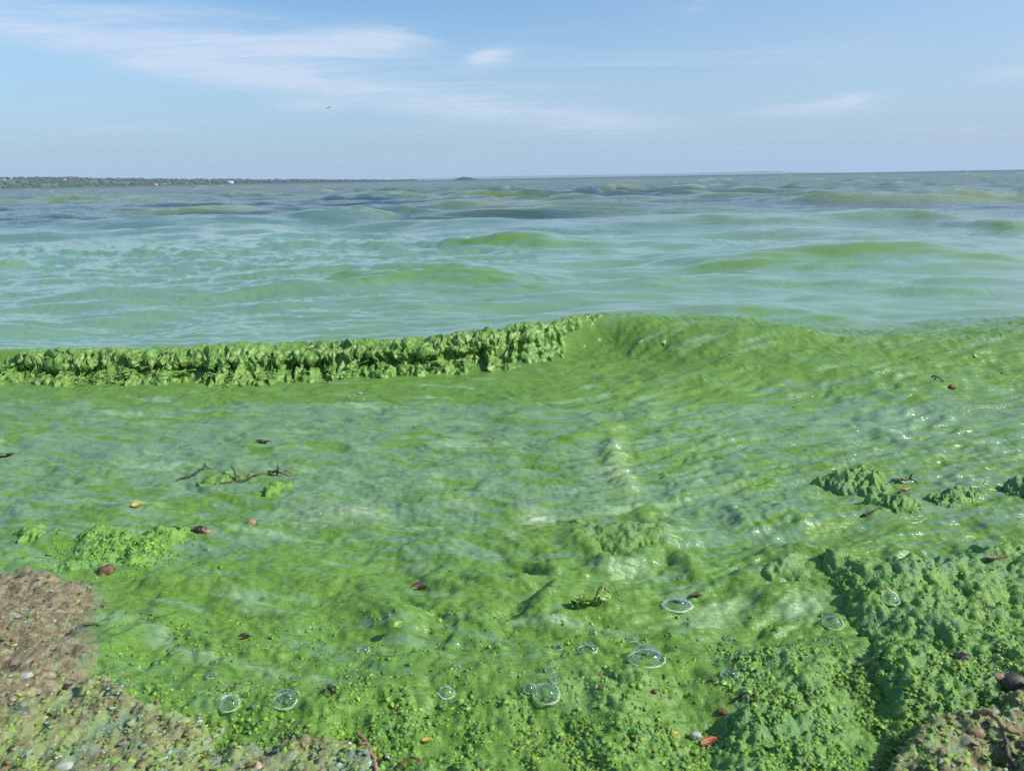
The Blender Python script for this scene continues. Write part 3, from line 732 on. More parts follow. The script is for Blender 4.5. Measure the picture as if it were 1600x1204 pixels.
def box_np(c, s):
    x, y, z = np.array(s) / 2.0
    v = np.array([(-x, -y, -z), (x, -y, -z), (x, y, -z), (-x, y, -z), (-x, -y, z), (x, -y, z), (x, y, z), (-x, y, z)]) + np.array(c)
    f = np.array([(0, 3, 2, 1), (4, 5, 6, 7), (0, 1, 5, 4), (1, 2, 6, 5), (2, 3, 7, 6), (3, 0, 4, 7)])
    return v, f
def house(px, w, h, d, roof_mat, rh, label, t=0.05, lift=0.0, windows=3):
    i = int(np.interp(px, s_px, np.arange(len(s_px))))
    p = s_dir[i] * (SHORE_D - 14 + 700 * t)
    z = s_h[i] * float(sst(0, 0.75, np.array([t]))[0]) + lift - 1.0
    o = empty('white_house', (p[0], p[1], z), math.atan2(-p[0], p[1]))
    tag(o, label, 'house', 'white houses on the far shore')
    v, f = box_np((0, 0, h / 2), (w, d, h)); link('wall', mesh_np('wall', v, f, M_WHITE, False), o)
    v = np.array([(-w / 2 - .4, -d / 2 - .4, h), (w / 2 + .4, -d / 2 - .4, h), (w / 2 + .4, d / 2 + .4, h), (-w / 2 - .4, d / 2 + .4, h), (-w / 2 - .2, 0, h + rh), (w / 2 + .2, 0, h + rh)])
    f = np.array([(0, 1, 5, 4), (2, 3, 4, 5), (0, 4, 3, 3), (1, 2, 5, 5)])
    bm = bpy.data.meshes.new('roof'); bm.from_pydata([tuple(q) for q in v], [], [(0, 1, 5, 4), (2, 3, 4, 5), (0, 4, 3), (1, 2, 5), (3, 2, 1, 0)]); bm.materials.append(roof_mat)
    link('roof', bm, o)
    wm = None
    for k in range(windows):
        if wm is None:
            v, f = box_np((0, 0, 0), (1.3, 0.12, 1.5)); wm = mesh_np('window', v, f, M_PANE, False)
        q = link('window', wm, o); q.location = (-w / 2 + w * (k + 0.5) / windows, -d / 2 - 0.03, h * 0.55)
    return o
house(363.5, 19, 9.5, 10, M_WHITE, 1.0, 'largest white block of a house, standing at the water on the far shore')
house(247, 14, 4.6, 8, M_ROOF, 2.6, 'white house with a red roof on the far shore, first of a short row')
house(260, 8, 3.4, 7, M_SLATE, 2.0, 'small white cottage in the middle of the row after the red roof', 0.06, 2.0, 2)
house(269, 9, 3.6, 7, M_SLATE, 2.0, 'small white cottage at the end of the row nearest the big white block', 0.06, 2.0, 2)
house(105, 10, 4, 7, M_SLATE, 2.0, 'lone pale house high on the hill of the far shore among hedges', 0.5, 2.0, 2)
house(9, 10, 4, 7, M_SLATE, 2.0, 'lone pale house by the picture edge on the far hillside', 0.5, 2.0, 2)

# ------------------------------------------------------------------ haze over the lake
def haze():
    v, f = box_np((0, 0, 0), (1, 1, 1)); me = mesh_np('haze', v * np.array([21000, 21400, 151.5]) + np.array([0, 0, 72.25]), f, None, False)
    m = bpy.data.materials.new('haze'); m.use_nodes = True; nt = m.node_tree
    for n in list(nt.nodes): nt.nodes.remove(n)
    pv = nt.nodes.new('ShaderNodeVolumePrincipled'); pv.inputs['Color'].default_value = (0.56, 0.70, 0.87, 1); pv.inputs['Density'].default_value = 1.15e-4
    o = nt.nodes.new('ShaderNodeOutputMaterial'); nt.links.new(pv.outputs[0], o.inputs['Volume'])
    me.materials.append(m)
    return stuff(link('haze', me))
haze()
def lake_bed():
    n = 72; a = np.arange(n) * 2 * math.pi / n
    rr = np.array([3.0, 12.0, 60.0, 400.0, 3140.0]); V = [np.array([[0, 0, -0.55]])] + [np.stack([r * np.cos(a), r * np.sin(a), np.full(n, -0.6 - 0.3 * min(1, r / 60))], -1) for r in rr]
    me = bpy.data.meshes.new('lake_bed')
    faces = [(0, 1 + i, 1 + (i + 1) % n) for i in range(n)] + [(1 + k * n + i, 1 + (k + 1) * n + i, 1 + (k + 1) * n + (i + 1) % n, 1 + k * n + (i + 1) % n) for k in range(4) for i in range(n)]
    me.from_pydata([tuple(v) for v in np.concatenate(V)], [], faces)
    me.materials.append(simple_mat('lake_bed_mud', (0.12, 0.14, 0.05), 0.8, col2=(0.07, 0.08, 0.035), scale=1.5))
    return struct(link('lake_bed', me))
lake_bed()
# ------------------------------------------------------------------ mats of stranded algae, mud, and what lies on them
BEDS = []                                                # (outline, height function) of everything that stands above the water sheet
def bed_fn(pts, height, edge, lump, ls, seed, jag=0.012):
    def fn(x, y):
        sd = poly_sd(x, y, pts) + jag * fbm(x * 22, y * 22, 3, seed) + 0.5 * jag * fbm(x * 70, y * 70, 2, seed + 3)
        e = np.clip(sd / edge, 0, 1); e = np.sqrt(e * (2 - e)) * sst(-0.006, 0.012, sd)
        wx = x + 0.25 * ls * fbm(x / ls, y / ls, 2, seed + 5); wy = y + 0.25 * ls * fbm(x / ls + 7, y / ls, 2, seed + 6)
        l = 0.50 * cells(wx / ls, wy / ls, seed + 1) + 0.30 * cells(wx * 2.3 / ls, wy * 2.3 / ls, seed + 2) + 0.14 * cells(wx * 5.2 / ls, wy * 5.2 / ls, seed + 4) + 0.5 * fbm(x * .7 / ls, y * .7 / ls, 3, seed + 9)
        return surf(x, y) - 0.03 * (1 - e) + e * (height * (0.75 + 0.5 * fbm(x * 7, y * 7, 2, seed + 8)) + lump * l), sd, l
    return fn
def mat_object(name, px_pts, height, edge, lump, ls, seed, mat, res=0.0032, jag=0.012):
    pts = [tuple(P(*p)) for p in px_pts]
    fn = bed_fn(pts, height, edge, lump, ls, seed, jag)
    a = np.array(pts); lo = a.min(0) - 0.03; hi = a.max(0) + 0.03
    gx = np.arange(lo[0], hi[0], res); gy = np.arange(lo[1], hi[1], res)
    X, Y = np.meshgrid(gx, gy)
    Z, sd, l = fn(X, Y)
    n = X.shape
    f = grid_faces(*n)
    keep = (sd.ravel()[f] > -0.012).all(1)
    f = f[keep]
    used = np.unique(f); remap = np.full(X.size, -1); remap[used] = np.arange(len(used))
    org = np.array([float(np.mean(a[:, 0])), float(np.mean(a[:, 1])), 0.0])
    v = np.stack([X, Y, Z], -1).reshape(-1, 3)[used] - org
    ed = np.ones((len(used), 4)); ed[:, 0] = np.clip(sd.ravel()[used] / 0.08, 0, 1)
    o = link(name, mesh_np(name, v, remap[f], mat, True, {'edge': ed})); o.location = org
    BEDS.append((pts, lo, hi, fn))
    return o
def top(x, y):
    x = np.atleast_1d(np.asarray(x, float)); y = np.atleast_1d(np.asarray(y, float))
    z = surf(x, y)
    for pts, lo, hi, fn in BEDS:
        m = (x > lo[0]) & (x < hi[0]) & (y > lo[1]) & (y < hi[1])
        if m.any():
            zz, sd, l = fn(x[m], y[m]); z[m] = np.where(sd > -0.003, np.maximum(z[m], zz), z[m])
    return z

def mud_material():
    m, nt, b, out = new_mat('shore_mud')
    co = nd(nt, 'ShaderNodeTexCoord').outputs['Object']
    big = noise(nt, mapping(nt, co, scale=(7, 11, 7)), 1.0, 5, 0.6, 0.5)
    mid = noise(nt, mapping(nt, co, scale=(45, 70, 45)), 1.0, 5, 0.65, 0.6)
    fine = noise(nt, co, 330, 3, 0.6)
    spot = noise(nt, mapping(nt, co, loc=(4, 2, 0)), 75, 4, 0.6, 0.4)
    col = mixc(nt, ramp(nt, mid, 0.32, 0.68), (0.105, 0.085, 0.040), (0.30, 0.255, 0.145))
    col = mixc(nt, ramp(nt, big, 0.42, 0.66, 0, 0.6), col, (0.26, 0.195, 0.110))
    col = mixc(nt, ramp(nt, fine, 0.55, 0.75, 0, 0.45), col, (0.46, 0.38, 0.27))
    col = mixc(nt, ramp(nt, spot, 0.54, 0.64, 0, 0.75), col, (0.27, 0.35, 0.22))
    col = mixc(nt, ramp(nt, noise(nt, mapping(nt, co, loc=(9, 5, 0)), 55, 4, 0.6, 0.3), 0.64, 0.70, 0, 0.8), col, (0.055, 0.040, 0.028))
    ed = nd(nt, 'ShaderNodeSeparateColor', {0: nd(nt, 'ShaderNodeAttribute', attribute_name='edge').outputs['Color']}).outputs[0]
    wet = ramp(nt, mth(nt, 'ADD', ed, mth(nt, 'MULTIPLY', mth(nt, 'SUBTRACT', big, 0.5), 1.3)), 0.75, 0.15)      # soaked margin, stained by the scum
    col = mixc(nt, mth(nt, 'MULTIPLY', wet, 0.55), col, (0.075, 0.062, 0.030))
    stain = mth(nt, 'MULTIPLY', ramp(nt, mth(nt, 'ADD', ed, mth(nt, 'MULTIPLY', mth(nt, 'SUBTRACT', mid, 0.5), 1.6)), 0.70, 0.08), 0.85)
    col = mixc(nt, stain, col, (0.12, 0.22, 0.07))
    nt.links.new(col, b.inputs['Base Color']); nt.links.new(mth(nt, 'SUBTRACT', 0.75, mth(nt, 'MULTIPLY', wet, 0.4)), b.inputs['Roughness'])
    h = mth(nt, 'ADD', mth(nt, 'MULTIPLY', mid, 1.4), mth(nt, 'MULTIPLY', fine, 0.5))
    nt.links.new(nd(nt, 'ShaderNodeBump', {'Strength': 1.0, 'Distance': 0.004, 'Height': h}).outputs[0], b.inputs['Normal'])
    return m
M_MUD = mud_material()
def clump_material(name, a, b_, c, rough=0.55):
    m, nt, b, out = new_mat(name)
    co = nd(nt, 'ShaderNodeTexCoord').outputs['Object']
    n1 = noise(nt, co, 22, 5, 0.6, 0.4); n2 = noise(nt, co, 120, 4, 0.62); n3 = noise(nt, co, 420, 2, 0.6)
    col = mixc(nt, ramp(nt, n1, 0.35, 0.62), a, b_)
    col = mixc(nt, ramp(nt, n2, 0.46, 0.68, 0, 0.7), col, c)
    col = mixc(nt, ramp(nt, noise(nt, mapping(nt, co, loc=(6, 1, 0), scale=(7, 12, 7)), 1.0, 4, 0.6, 0.5), 0.50, 0.64, 0, 0.75), col, tuple(q * w for q, w in zip(b_, (0.75, 0.85, 1.9))))
    col = mixc(nt, ramp(nt, noise(nt, mapping(nt, co, loc=(3, 8, 1)), 60, 3, 0.6), 0.66, 0.74, 0, 0.8), col, (0.050, 0.035, 0.018))
    nt.links.new(col, b.inputs['Base Color']); b.inputs['Roughness'].default_value = rough; b.inputs['IOR'].default_value = 1.35
    h = mth(nt, 'ADD', n2, mth(nt, 'MULTIPLY', n3, 0.6))
    nt.links.new(nd(nt, 'ShaderNodeBump', {'Strength': 0.9, 'Distance': 0.0035, 'Height': h}).outputs[0], b.inputs['Normal'])
    return m
M_CLUMP = clump_material('clumped_algae', (0.090, 0.220, 0.058), (0.155, 0.300, 0.060), (0.22, 0.36, 0.09), 0.32)
M_BRIGHT = clump_material('bright_algae', (0.105, 0.265, 0.045), (0.160, 0.315, 0.050), (0.215, 0.375, 0.085))
M_CRUST = clump_material('dried_crust', (0.19, 0.15, 0.075), (0.20, 0.27, 0.095), (0.29, 0.38, 0.22), 0.8)

mud = struct(mat_object('mud_bank', [(-420, 930), (-150, 905), (0, 893), (45, 886), (110, 896), (150, 902), (186, 918), (172, 945), (158, 968), (178, 1000), (166, 1040), (150, 1070), (120, 1100), (60, 1125), (0, 1150), (-200, 1180), (-420, 1220)],
                        0.004, 0.050, 0.006, 0.030, 500, M_MUD, 0.0032, 0.02))
crust = struct(mat_object('algae_crusted_shore', [(-420, 1130), (0, 1105), (60, 1085), (130, 1062), (185, 1060), (205, 1090), (260, 1112), (330, 1118), (345, 1150), (420, 1150), (520, 1146), (585, 1156), (606, 1195), (612, 1300), (500, 1420), (-420, 1420)],
                          0.010, 0.03, 0.012, 0.03, 520, M_CRUST, 0.0032))
crust_r = struct(mat_object('algae_crusted_shore', [(1380, 1190), (1420, 1150), (1470, 1125), (1540, 1112), (1600, 1085), (1700, 1060), (1850, 1060), (1850, 1420), (1330, 1420), (1350, 1260)],
                            0.030, 0.025, 0.022, 0.035, 540, M_CRUST, 0.0032))
for pts, h, e, l, ls, sd, mt, lab in (
    ([(1272, 874), (1300, 866), (1330, 872), (1372, 868), (1440, 872), (1520, 862), (1620, 850), (1780, 850), (1850, 900), (1850, 1080), (1700, 1072), (1600, 1098), (1500, 1120), (1420, 1128), (1385, 1105), (1362, 1075), (1352, 1040), (1358, 1005), (1345, 980), (1322, 960), (1308, 925), (1288, 905)],
     0.020, 0.070, 0.024, 0.036, 600, M_CLUMP, 'largest lumpy bank of dark green algae, with a shaded gully along its near side'),
    ([(1100, 1010), (1150, 985), (1215, 1000), (1260, 1010), (1310, 1000), (1342, 1015), (1338, 1060), (1352, 1100), (1380, 1125), (1360, 1165), (1300, 1200), (1240, 1260), (1060, 1260), (1080, 1160), (1120, 1090)],
     0.005, 0.08, 0.014, 0.028, 620, M_CLUMP, 'grainy low bank of algae with red brown bits, facing the gully'),
    ([(1266, 750), (1285, 741), (1310, 736), (1345, 733), (1372, 733), (1388, 745), (1392, 757), (1400, 767), (1372, 772), (1330, 770), (1290, 762)],
     0.014, 0.065, 0.030, 0.026, 640, M_CLUMP, 'dark wet mound of algae standing in the shallows, reed stalks along its top'),
    ([(1345, 776), (1375, 770), (1410, 776), (1440, 783), (1448, 797), (1420, 800), (1385, 795), (1350, 788)],
     0.006, 0.05, 0.026, 0.024, 660, M_CLUMP, 'low dark lump of algae just below the wet mound with stalks'),
    ([(1448, 772), (1470, 763), (1500, 759), (1525, 764), (1534, 775), (1520, 786), (1490, 790), (1462, 789)],
     0.012, 0.05, 0.028, 0.026, 680, M_CLUMP, 'rounded lump of algae with a glistening foot, beside a thin upright stalk'),
    ([(1560, 756), (1575, 748), (1600, 745), (1650, 742), (1700, 750), (1690, 775), (1620, 778), (1580, 770)],
     0.016, 0.06, 0.028, 0.026, 700, M_CLUMP, 'rounded lump of algae at the picture edge, farthest along the chain'),
    ([(105, 848), (125, 826), (165, 815), (215, 822), (270, 818), (300, 826), (290, 842), (262, 856), (235, 872), (215, 890), (188, 893), (180, 872), (150, 880), (110, 895), (70, 898), (85, 870)],
     0.006, 0.06, 0.022, 0.030, 720, M_BRIGHT, 'vivid yellow green patch of stranded algae above the brown mud'),
    ([(20, 830), (45, 813), (72, 815), (82, 828), (60, 842), (25, 845)],
     0.008, 0.03, 0.010, 0.04, 740, M_BRIGHT, 'small smooth yellow green hump of algae left of the vivid patch'),
    ([(296, 748), (320, 735), (360, 731), (400, 734), (420, 728), (436, 737), (400, 745), (350, 752), (305, 760)],
     0.010, 0.06, 0.010, 0.06, 760, M_MAT, 'smooth green hummock of algae with twigs lying across it'),
    ([(404, 768), (430, 756), (456, 749), (462, 756), (440, 766), (415, 775)],
     0.010, 0.02, 0.012, 0.03, 780, M_BRIGHT, 'little yellow green ridge of algae below the twigs'),
    ([(885, 812), (900, 800), (935, 812), (985, 808), (1040, 822), (1062, 838), (1035, 856), (985, 866), (940, 862), (905, 842)],
     0.016, 0.09, 0.012, 0.07, 800, M_MAT, 'broad smooth fold of thick algae where the swash runs up in the middle'),
    ([(1180, 888), (1205, 872), (1245, 868), (1272, 880), (1288, 905), (1262, 912), (1220, 906), (1190, 902)],
     0.012, 0.05, 0.006, 0.06, 820, M_MAT, 'smooth folded tongue of algae running up against the lumpy bank')):
    tag(mat_object('algae_mat', pts, h, e, l, ls, sd, mt, 0.0028 if sd > 630 else 0.0034, 0.022), lab, 'algae', 'stranded algae mats')

# ------------------------------------------------------------------ grains and dried flakes: what nobody could count
def scatter(name, px_rect, count, dens, template, size, colours, label, cat, mat, seed, flat=0.6, sink=0.25, tilt=0.35):
    rs = np.random.default_rng(seed)
    lo = P(px_rect[0], px_rect[3]); a = P(np.array([px_rect[0], px_rect[2]]), np.array([px_rect[1]] * 2)); b = P(np.array([px_rect[0], px_rect[2]]), np.array([px_rect[3]] * 2))
    x0, x1 = min(a[:, 0].min(), b[:, 0].min()), max(a[:, 0].max(), b[:, 0].max()); y0, y1 = b[:, 1].min(), a[:, 1].max()
    x = rs.uniform(x0, x1, count); y = rs.uniform(y0, y1, count)
    PX, PY = to_px(x, y)
    k = rs.uniform(0, 1, count) < dens(PX, PY, x, y)
    x, y, PX, PY = x[k], y[k], PX[k], PY[k]; n = len(x)
    z = top(x, y)
    tv, tf = template; m = len(tv)
    s = np.exp(rs.normal(math.log(size), 0.40, n)) * (1 + 0.10 * sst(1040, 1120, PY)); s = np.minimum(s, size * 2.0)
    jit = 1 + 0.30 * rs.normal(0, 1, (n, m, 1))
    v = tv[None] * jit * s[:, None, None] * np.stack([np.ones(n), rs.uniform(0.6, 1.1, n), flat * rs.uniform(0.6, 1.4, n)], -1)[:, None, :]
    tx = rs.normal(0, tilt, n); ca, sa = np.cos(tx)[:, None], np.sin(tx)[:, None]
    v = np.stack([v[..., 0], v[..., 1] * ca - v[..., 2] * sa, v[..., 1] * sa + v[..., 2] * ca], -1)
    rz = rs.uniform(0, 6.283, n); ca, sa = np.cos(rz)[:, None], np.sin(rz)[:, None]
    v = np.stack([v[..., 0] * ca - v[..., 1] * sa, v[..., 0] * sa + v[..., 1] * ca, v[..., 2]], -1)
    v += np.stack([x, y, z - 0.2 * s * sink], -1)[:, None, :]
    f = tf[None] + (np.arange(n) * m)[:, None, None]
    cols = np.array(colours(rs, n, PX, PY)); cc = np.ones((n, m, 4)); cc[..., :3] = cols[:, None, :]
    me = mesh_np(name, v.reshape(-1, 3), f.reshape(-1, tf.shape[1]), mat, False, {'hue': cc.reshape(-1, 4)})
    return stuff(link(name, me), label, cat)
def hue_material(name, rough, ior=1.36):
    m, nt, b, out = new_mat(name)
    c = nd(nt, 'ShaderNodeAttribute', attribute_name='hue').outputs['Color']
    co = nd(nt, 'ShaderNodeTexCoord').outputs['Object']
    v = nd(nt, 'ShaderNodeMapRange', {0: noise(nt, co, 300, 3, 0.6), 1: 0.3, 2: 0.7, 3: 0.75, 4: 1.2}).outputs[0]
    nt.links.new(mixc(nt, 1.0, c, nd(nt, 'ShaderNodeCombineColor', {0: v, 1: v, 2: v}).outputs[0], 'MULTIPLY'), b.inputs['Base Color'])
    b.inputs['Roughness'].default_value = rough; b.inputs['IOR'].default_value = ior
    return m
M_GRAIN = hue_material('algae_grain', 0.5); M_FLAKE = hue_material('dried_flake', 0.7)
def dome_template():
    v = [(0.62 * math.cos(0.5 + q * 1.2566), 0.62 * math.sin(0.5 + q * 1.2566), 0.85) for q in range(5)] + [(math.cos(q * 1.2566), math.sin(q * 1.2566), 0.0) for q in range(5)]
    f = [(0, 1, 2), (0, 2, 3), (0, 3, 4)]
    for q in range(5):
        a, b = q, (q + 1) % 5; f += [(a, a + 5, b + 5), (a, b + 5, b)]
    return np.array(v), np.array(f)
def flake_template():
    v = [(0, 0, 0.16)] + [(math.cos(q * 2 * math.pi / 7) * (1 if q % 2 else .8), math.sin(q * 2 * math.pi / 7) * (1 if q % 3 else .75), 0.0) for q in range(7)]
    v += [(p[0] * .9, p[1] * .9, -0.14) for p in v[1:]]
    f = [(0, 1 + q, 1 + (q + 1) % 7) for q in range(7)]
    for q in range(7):
        a, b = 1 + q, 1 + (q + 1) % 7; f += [(a, a + 7, b + 7), (a, b + 7, b)]
    return np.array(v), np.array(f)
def pick(rs, n, pal, w, var=0.18):
    i = rs.choice(len(pal), n, p=np.array(w) / sum(w)); c = np.array(pal)[i]
    return np.clip(c * (1 + var * rs.normal(0, 1, (n, 1))), 0.005, 0.75)
GR = [(0.16, 0.30, 0.035), (0.11, 0.25, 0.045), (0.21, 0.36, 0.06), (0.09, 0.20, 0.07), (0.24, 0.33, 0.05), (0.14, 0.10, 0.04)]
mud_pts = BEDS[0][0]; cr_pts = BEDS[1][0]; cr2_pts = BEDS[2][0]
def grain_density(PX, PY, x, y):
    n = sst(-0.35, 0.35, fbm(x * 17, y * 17, 4, 900)) ** 1.3; n2 = sst(-.3, .3, fbm(x * 5, y * 5, 2, 904))
    d = sst(1020, 1180, PY + 55 * fbm(x * 6, y * 6, 2, 908)) * n * (0.5 + 0.5 * n2)
    d = np.maximum(d, sst(1090, 1180, PX) * sst(985, 1040, PY) * n * 0.85)
    d = np.maximum(d, 0.35 * sst(1270, 1330, PX) * sst(860, 960, PY) * n * n2)
    d = np.maximum(d, 0.10 * sst(930, 1000, PY) * n)
    d = np.maximum(d, 0.9 * np.exp(-((PX - 185) / 75) ** 2 - ((PY - 858) / 26) ** 2) * n)
    for pts, k in ((mud_pts, 0.05), (cr_pts, 0.10), (cr2_pts, 0.18)):
        d = np.where(poly_sd(x, y, pts) > 0.005, d * k, d)
    return d
scatter('algae_granules', (-330, 800, 1900, 1330), 380000, grain_density, dome_template(), 0.0026, lambda rs, n, PX, PY: pick(rs, n, GR, (6, 5, 2.2, 2.6, 0.4, .3)),
        'bright green grains of algae and duckweed covering the wet shore', 'algae grains', M_GRAIN, 31, 0.6)
FL = [(0.28, 0.38, 0.28), (0.24, 0.30, 0.09), (0.24, 0.155, 0.085), (0.55, 0.52, 0.42), (0.22, 0.31, 0.07), (0.07, 0.05, 0.035), (0.40, 0.30, 0.20)]
def flake_density(PX, PY, x, y):
    n = sst(-.3, .4, fbm(x * 11, y * 11, 3, 930))
    d = np.zeros(x.shape)
    d = np.where(poly_sd(x, y, mud_pts) > -0.004, 0.16 * n + 0.04, d)
    d = np.where(poly_sd(x, y, cr_pts) > -0.012, 0.75 * n + 0.1, d)
    d = np.where(poly_sd(x, y, cr2_pts) > -0.012, 0.5 * n + 0.08, d)
    return d
scatter('dried_algae_flakes', (-330, 870, 1900, 1400), 70000, flake_density, flake_template(), 0.0038, lambda rs, n, PX, PY: pick(rs, n, FL, (4, 5, 2, 0.15, 6, 0.8, 0.3)),
        'pale dried flakes of algae littering the brown mud', 'dried flakes', M_FLAKE, 33, 0.35, 0.0, 0.3)

SP = [(0.022, 0.020, 0.014), (0.05, 0.032, 0.018), (0.035, 0.06, 0.02)]
def speck_density(PX, PY, x, y):
    n = sst(0.0, 0.5, fbm(x * 3.2, y * 6.5, 3, 960))
    return np.where(PY > 640, 0.8 * n * (1 - 0.5 * sst(1000, 1150, PY)), 0.30 * n)
scatter('weed_specks', (-330, 560, 1900, 1200), 5200, speck_density, flake_template(), 0.0024, lambda rs, n, PX, PY: pick(rs, n, SP, (3, 2, 2)),
        'dark specks of dead weed floating in the scum', 'weed specks', M_FLAKE, 35, 0.35, 0.0, 0.4)
def speck_far(PX, PY, x, y): return 0.5 * sst(0.1, 0.5, fbm(x * 0.9, y * 1.8, 3, 964)) * sst(380, 700, PX)
scatter('weed_specks', (200, 385, 1750, 545), 1500, speck_far, flake_template(), 0.0055, lambda rs, n, PX, PY: pick(rs, n, SP, (3, 2, 1)),
        'dark specks of dead weed drifting behind the breaker', 'weed specks', M_FLAKE, 36, 0.35, 0.0, 0.2)
M_FROTHLET = hue_material('froth_bubbles', 0.12)
FROTH = [(400, 872, 16, 8), (265, 925, 22, 10), (690, 902, 16, 7), (838, 800, 16, 10), (352, 1085, 24, 14), (540, 800, 40, 9), (1255, 618, 26, 5), (1540, 557, 20, 5), (800, 832, 10, 8), (1480, 783, 22, 6), (300, 880, 26, 9), (165, 840, 30, 12),
         (1270, 620, 30, 4), (470, 868, 14, 6), (1070, 955, 18, 7), (60, 575, 60, 12), (240, 580, 50, 10), (960, 536, 40, 10), (1240, 760, 14, 5), (500, 620, 160, 6)]
def froth_density(PX, PY, x, y):
    d = np.zeros(x.shape)
    for cx, cy, wx, wy in FROTH: d = np.maximum(d, np.exp(-((PX - cx) / wx) ** 2 - ((PY - cy) / wy) ** 2))
    return d * 0.8
scatter('froth_bubbles', (-50, 540, 1620, 1120), 26000, froth_density, dome_template(), 0.0016, lambda rs, n, PX, PY: pick(rs, n, [(0.42, 0.50, 0.34), (0.30, 0.42, 0.22), (0.5, 0.52, 0.42)], (2, 3, 1)),
        'tiny pale bubbles of froth gathered in the folds of the scum', 'froth', M_FROTHLET, 37, 0.8, 0.2, 0.2)
# ------------------------------------------------------------------ bubbles
def film_material():
    m = bpy.data.materials.new('bubble_film'); m.use_nodes = True; nt = m.node_tree
    for n in list(nt.nodes): nt.nodes.remove(n)
    tr = nd(nt, 'ShaderNodeBsdfTransparent', {'Color': (0.93, 0.97, 0.94, 1)})
    gl = nd(nt, 'ShaderNodeBsdfGlossy', {'Color': (1, 1, 1, 1), 'Roughness': 0.04})
    lw = nd(nt, 'ShaderNodeLayerWeight', {'Blend': 0.32})
    f = mth(nt, 'ADD', 0.05, mth(nt, 'MULTIPLY', lw.outputs[1], 0.6))
    mx = nd(nt, 'ShaderNodeMixShader', {0: f, 1: tr.outputs[0], 2: gl.outputs[0]})
    nd(nt, 'ShaderNodeOutputMaterial', {'Surface': mx.outputs[0]})
    return m
M_FILM = film_material()
M_RIM = simple_mat('bubble_froth', (0.44, 0.53, 0.41), 0.35, col2=(0.22, 0.35, 0.20), scale=160, bump=0.001)
M_FOAM = simple_mat('pale_froth', (0.40, 0.45, 0.30), 0.45, col2=(0.20, 0.32, 0.14), scale=220, bump=0.002)

def hit(px, py):
    """where the sight line through a picture point meets the water or what lies on it"""
    d = f_ + (px - 800) / F_PX * r_ + (602 - py) / F_PX * u_
    t0, t1 = (0.22 - CAM_H) / d[2], (-0.06 - CAM_H) / d[2]
    for _ in range(2):
        t = np.linspace(t0, t1, 60)
        below = CAM_H + d[2] * t < top(d[0] * t, d[1] * t)
        i = int(np.argmax(below)) if below.any() else 59
        t0, t1 = t[max(i - 1, 0)], t[i]
    return np.array([d[0] * t1, d[1] * t1])
def px_scale(px, py):
    p = hit(px, py); return math.sqrt(p[0] ** 2 + p[1] ** 2 + CAM_H ** 2) / F_PX, p
def bubble(px, py, rpx, label, ragged=0.05, rim=0.17, high=0.92, seed=0):
    s, p = px_scale(px, py); r = 0.9 * rpx * s
    ring = np.linspace(0, 6.283, 17)
    z = float(np.mean(top(p[0] + r * np.cos(ring), p[1] + r * np.sin(ring))))
    o = empty('bubble', (p[0], p[1], z)); tag(o, label, 'bubble', 'clear bubbles in the scum')
    n, k = 28, 8
    th = np.arange(n) * 2 * math.pi / n
    rim = rim * 0.78; wob = 1 + 0.3 * ragged * (np.sin(2 * th + seed) + 0.7 * np.sin(3 * th + 2.1 * seed) + 0.5 * np.sin(5 * th + seed * 3.3))
    V = []
    for j in range(k):
        a = j / k * math.pi / 2
        w = 1 + (wob - 1) * math.cos(a)
        V.append(np.stack([r * math.cos(a) * w * np.cos(th), r * math.cos(a) * w * np.sin(th), np.full(n, r * high * math.sin(a) - 0.05 * r)], -1))
    rz_ = top(p[0] + r * wob * np.cos(th), p[1] + r * wob * np.sin(th)) - z
    for _ in range(6): rz_ = (np.roll(rz_, 1) + 2 * rz_ + np.roll(rz_, -1)) / 4
    V[0][:, 2] = rz_ - 0.003
    V = np.concatenate(V + [np.array([[0, 0, r * high * 0.985 - .05 * r]])])
    F = [(j * n + i, j * n + (i + 1) % n, (j + 1) * n + (i + 1) % n, (j + 1) * n + i) for j in range(k - 1) for i in range(n)]
    F += [((k - 1) * n + i, (k - 1) * n + (i + 1) % n, k * n, k * n) for i in range(n)]
    me = bpy.data.meshes.new('film'); me.from_pydata([tuple(v) for v in V], [], [f if f[2] != f[3] else f[:3] for f in F]); me.polygons.foreach_set('use_smooth', [True] * len(me.polygons)); me.materials.append(M_FILM)
    link('film', me, o)
    # froth collar
    rs = np.random.default_rng(100 + seed); m = 7
    V = []
    tk = rim * r * (0.75 + 0.35 * np.sin(th * 2 + seed) * 0.6 + 0.25 * rs.normal(0, 1, n) * 0.5)
    for j in range(m):
        a = j / m * 2 * math.pi
        rr = r * wob + tk * (0.35 + np.cos(a) * 0.9)
        V.append(np.stack([rr * np.cos(th), rr * np.sin(th), 0.5 * tk * math.sin(a) + np.maximum(rz_, -0.002) + 0.25 * tk], -1))
    V = np.concatenate(V)
    F = np.array([(j * n + i, j * n + (i + 1) % n, ((j + 1) % m) * n + (i + 1) % n, ((j + 1) % m) * n + i) for j in range(m) for i in range(n)])
    link('froth_rim', mesh_np('froth_rim', V, F, M_RIM), o)
    return o
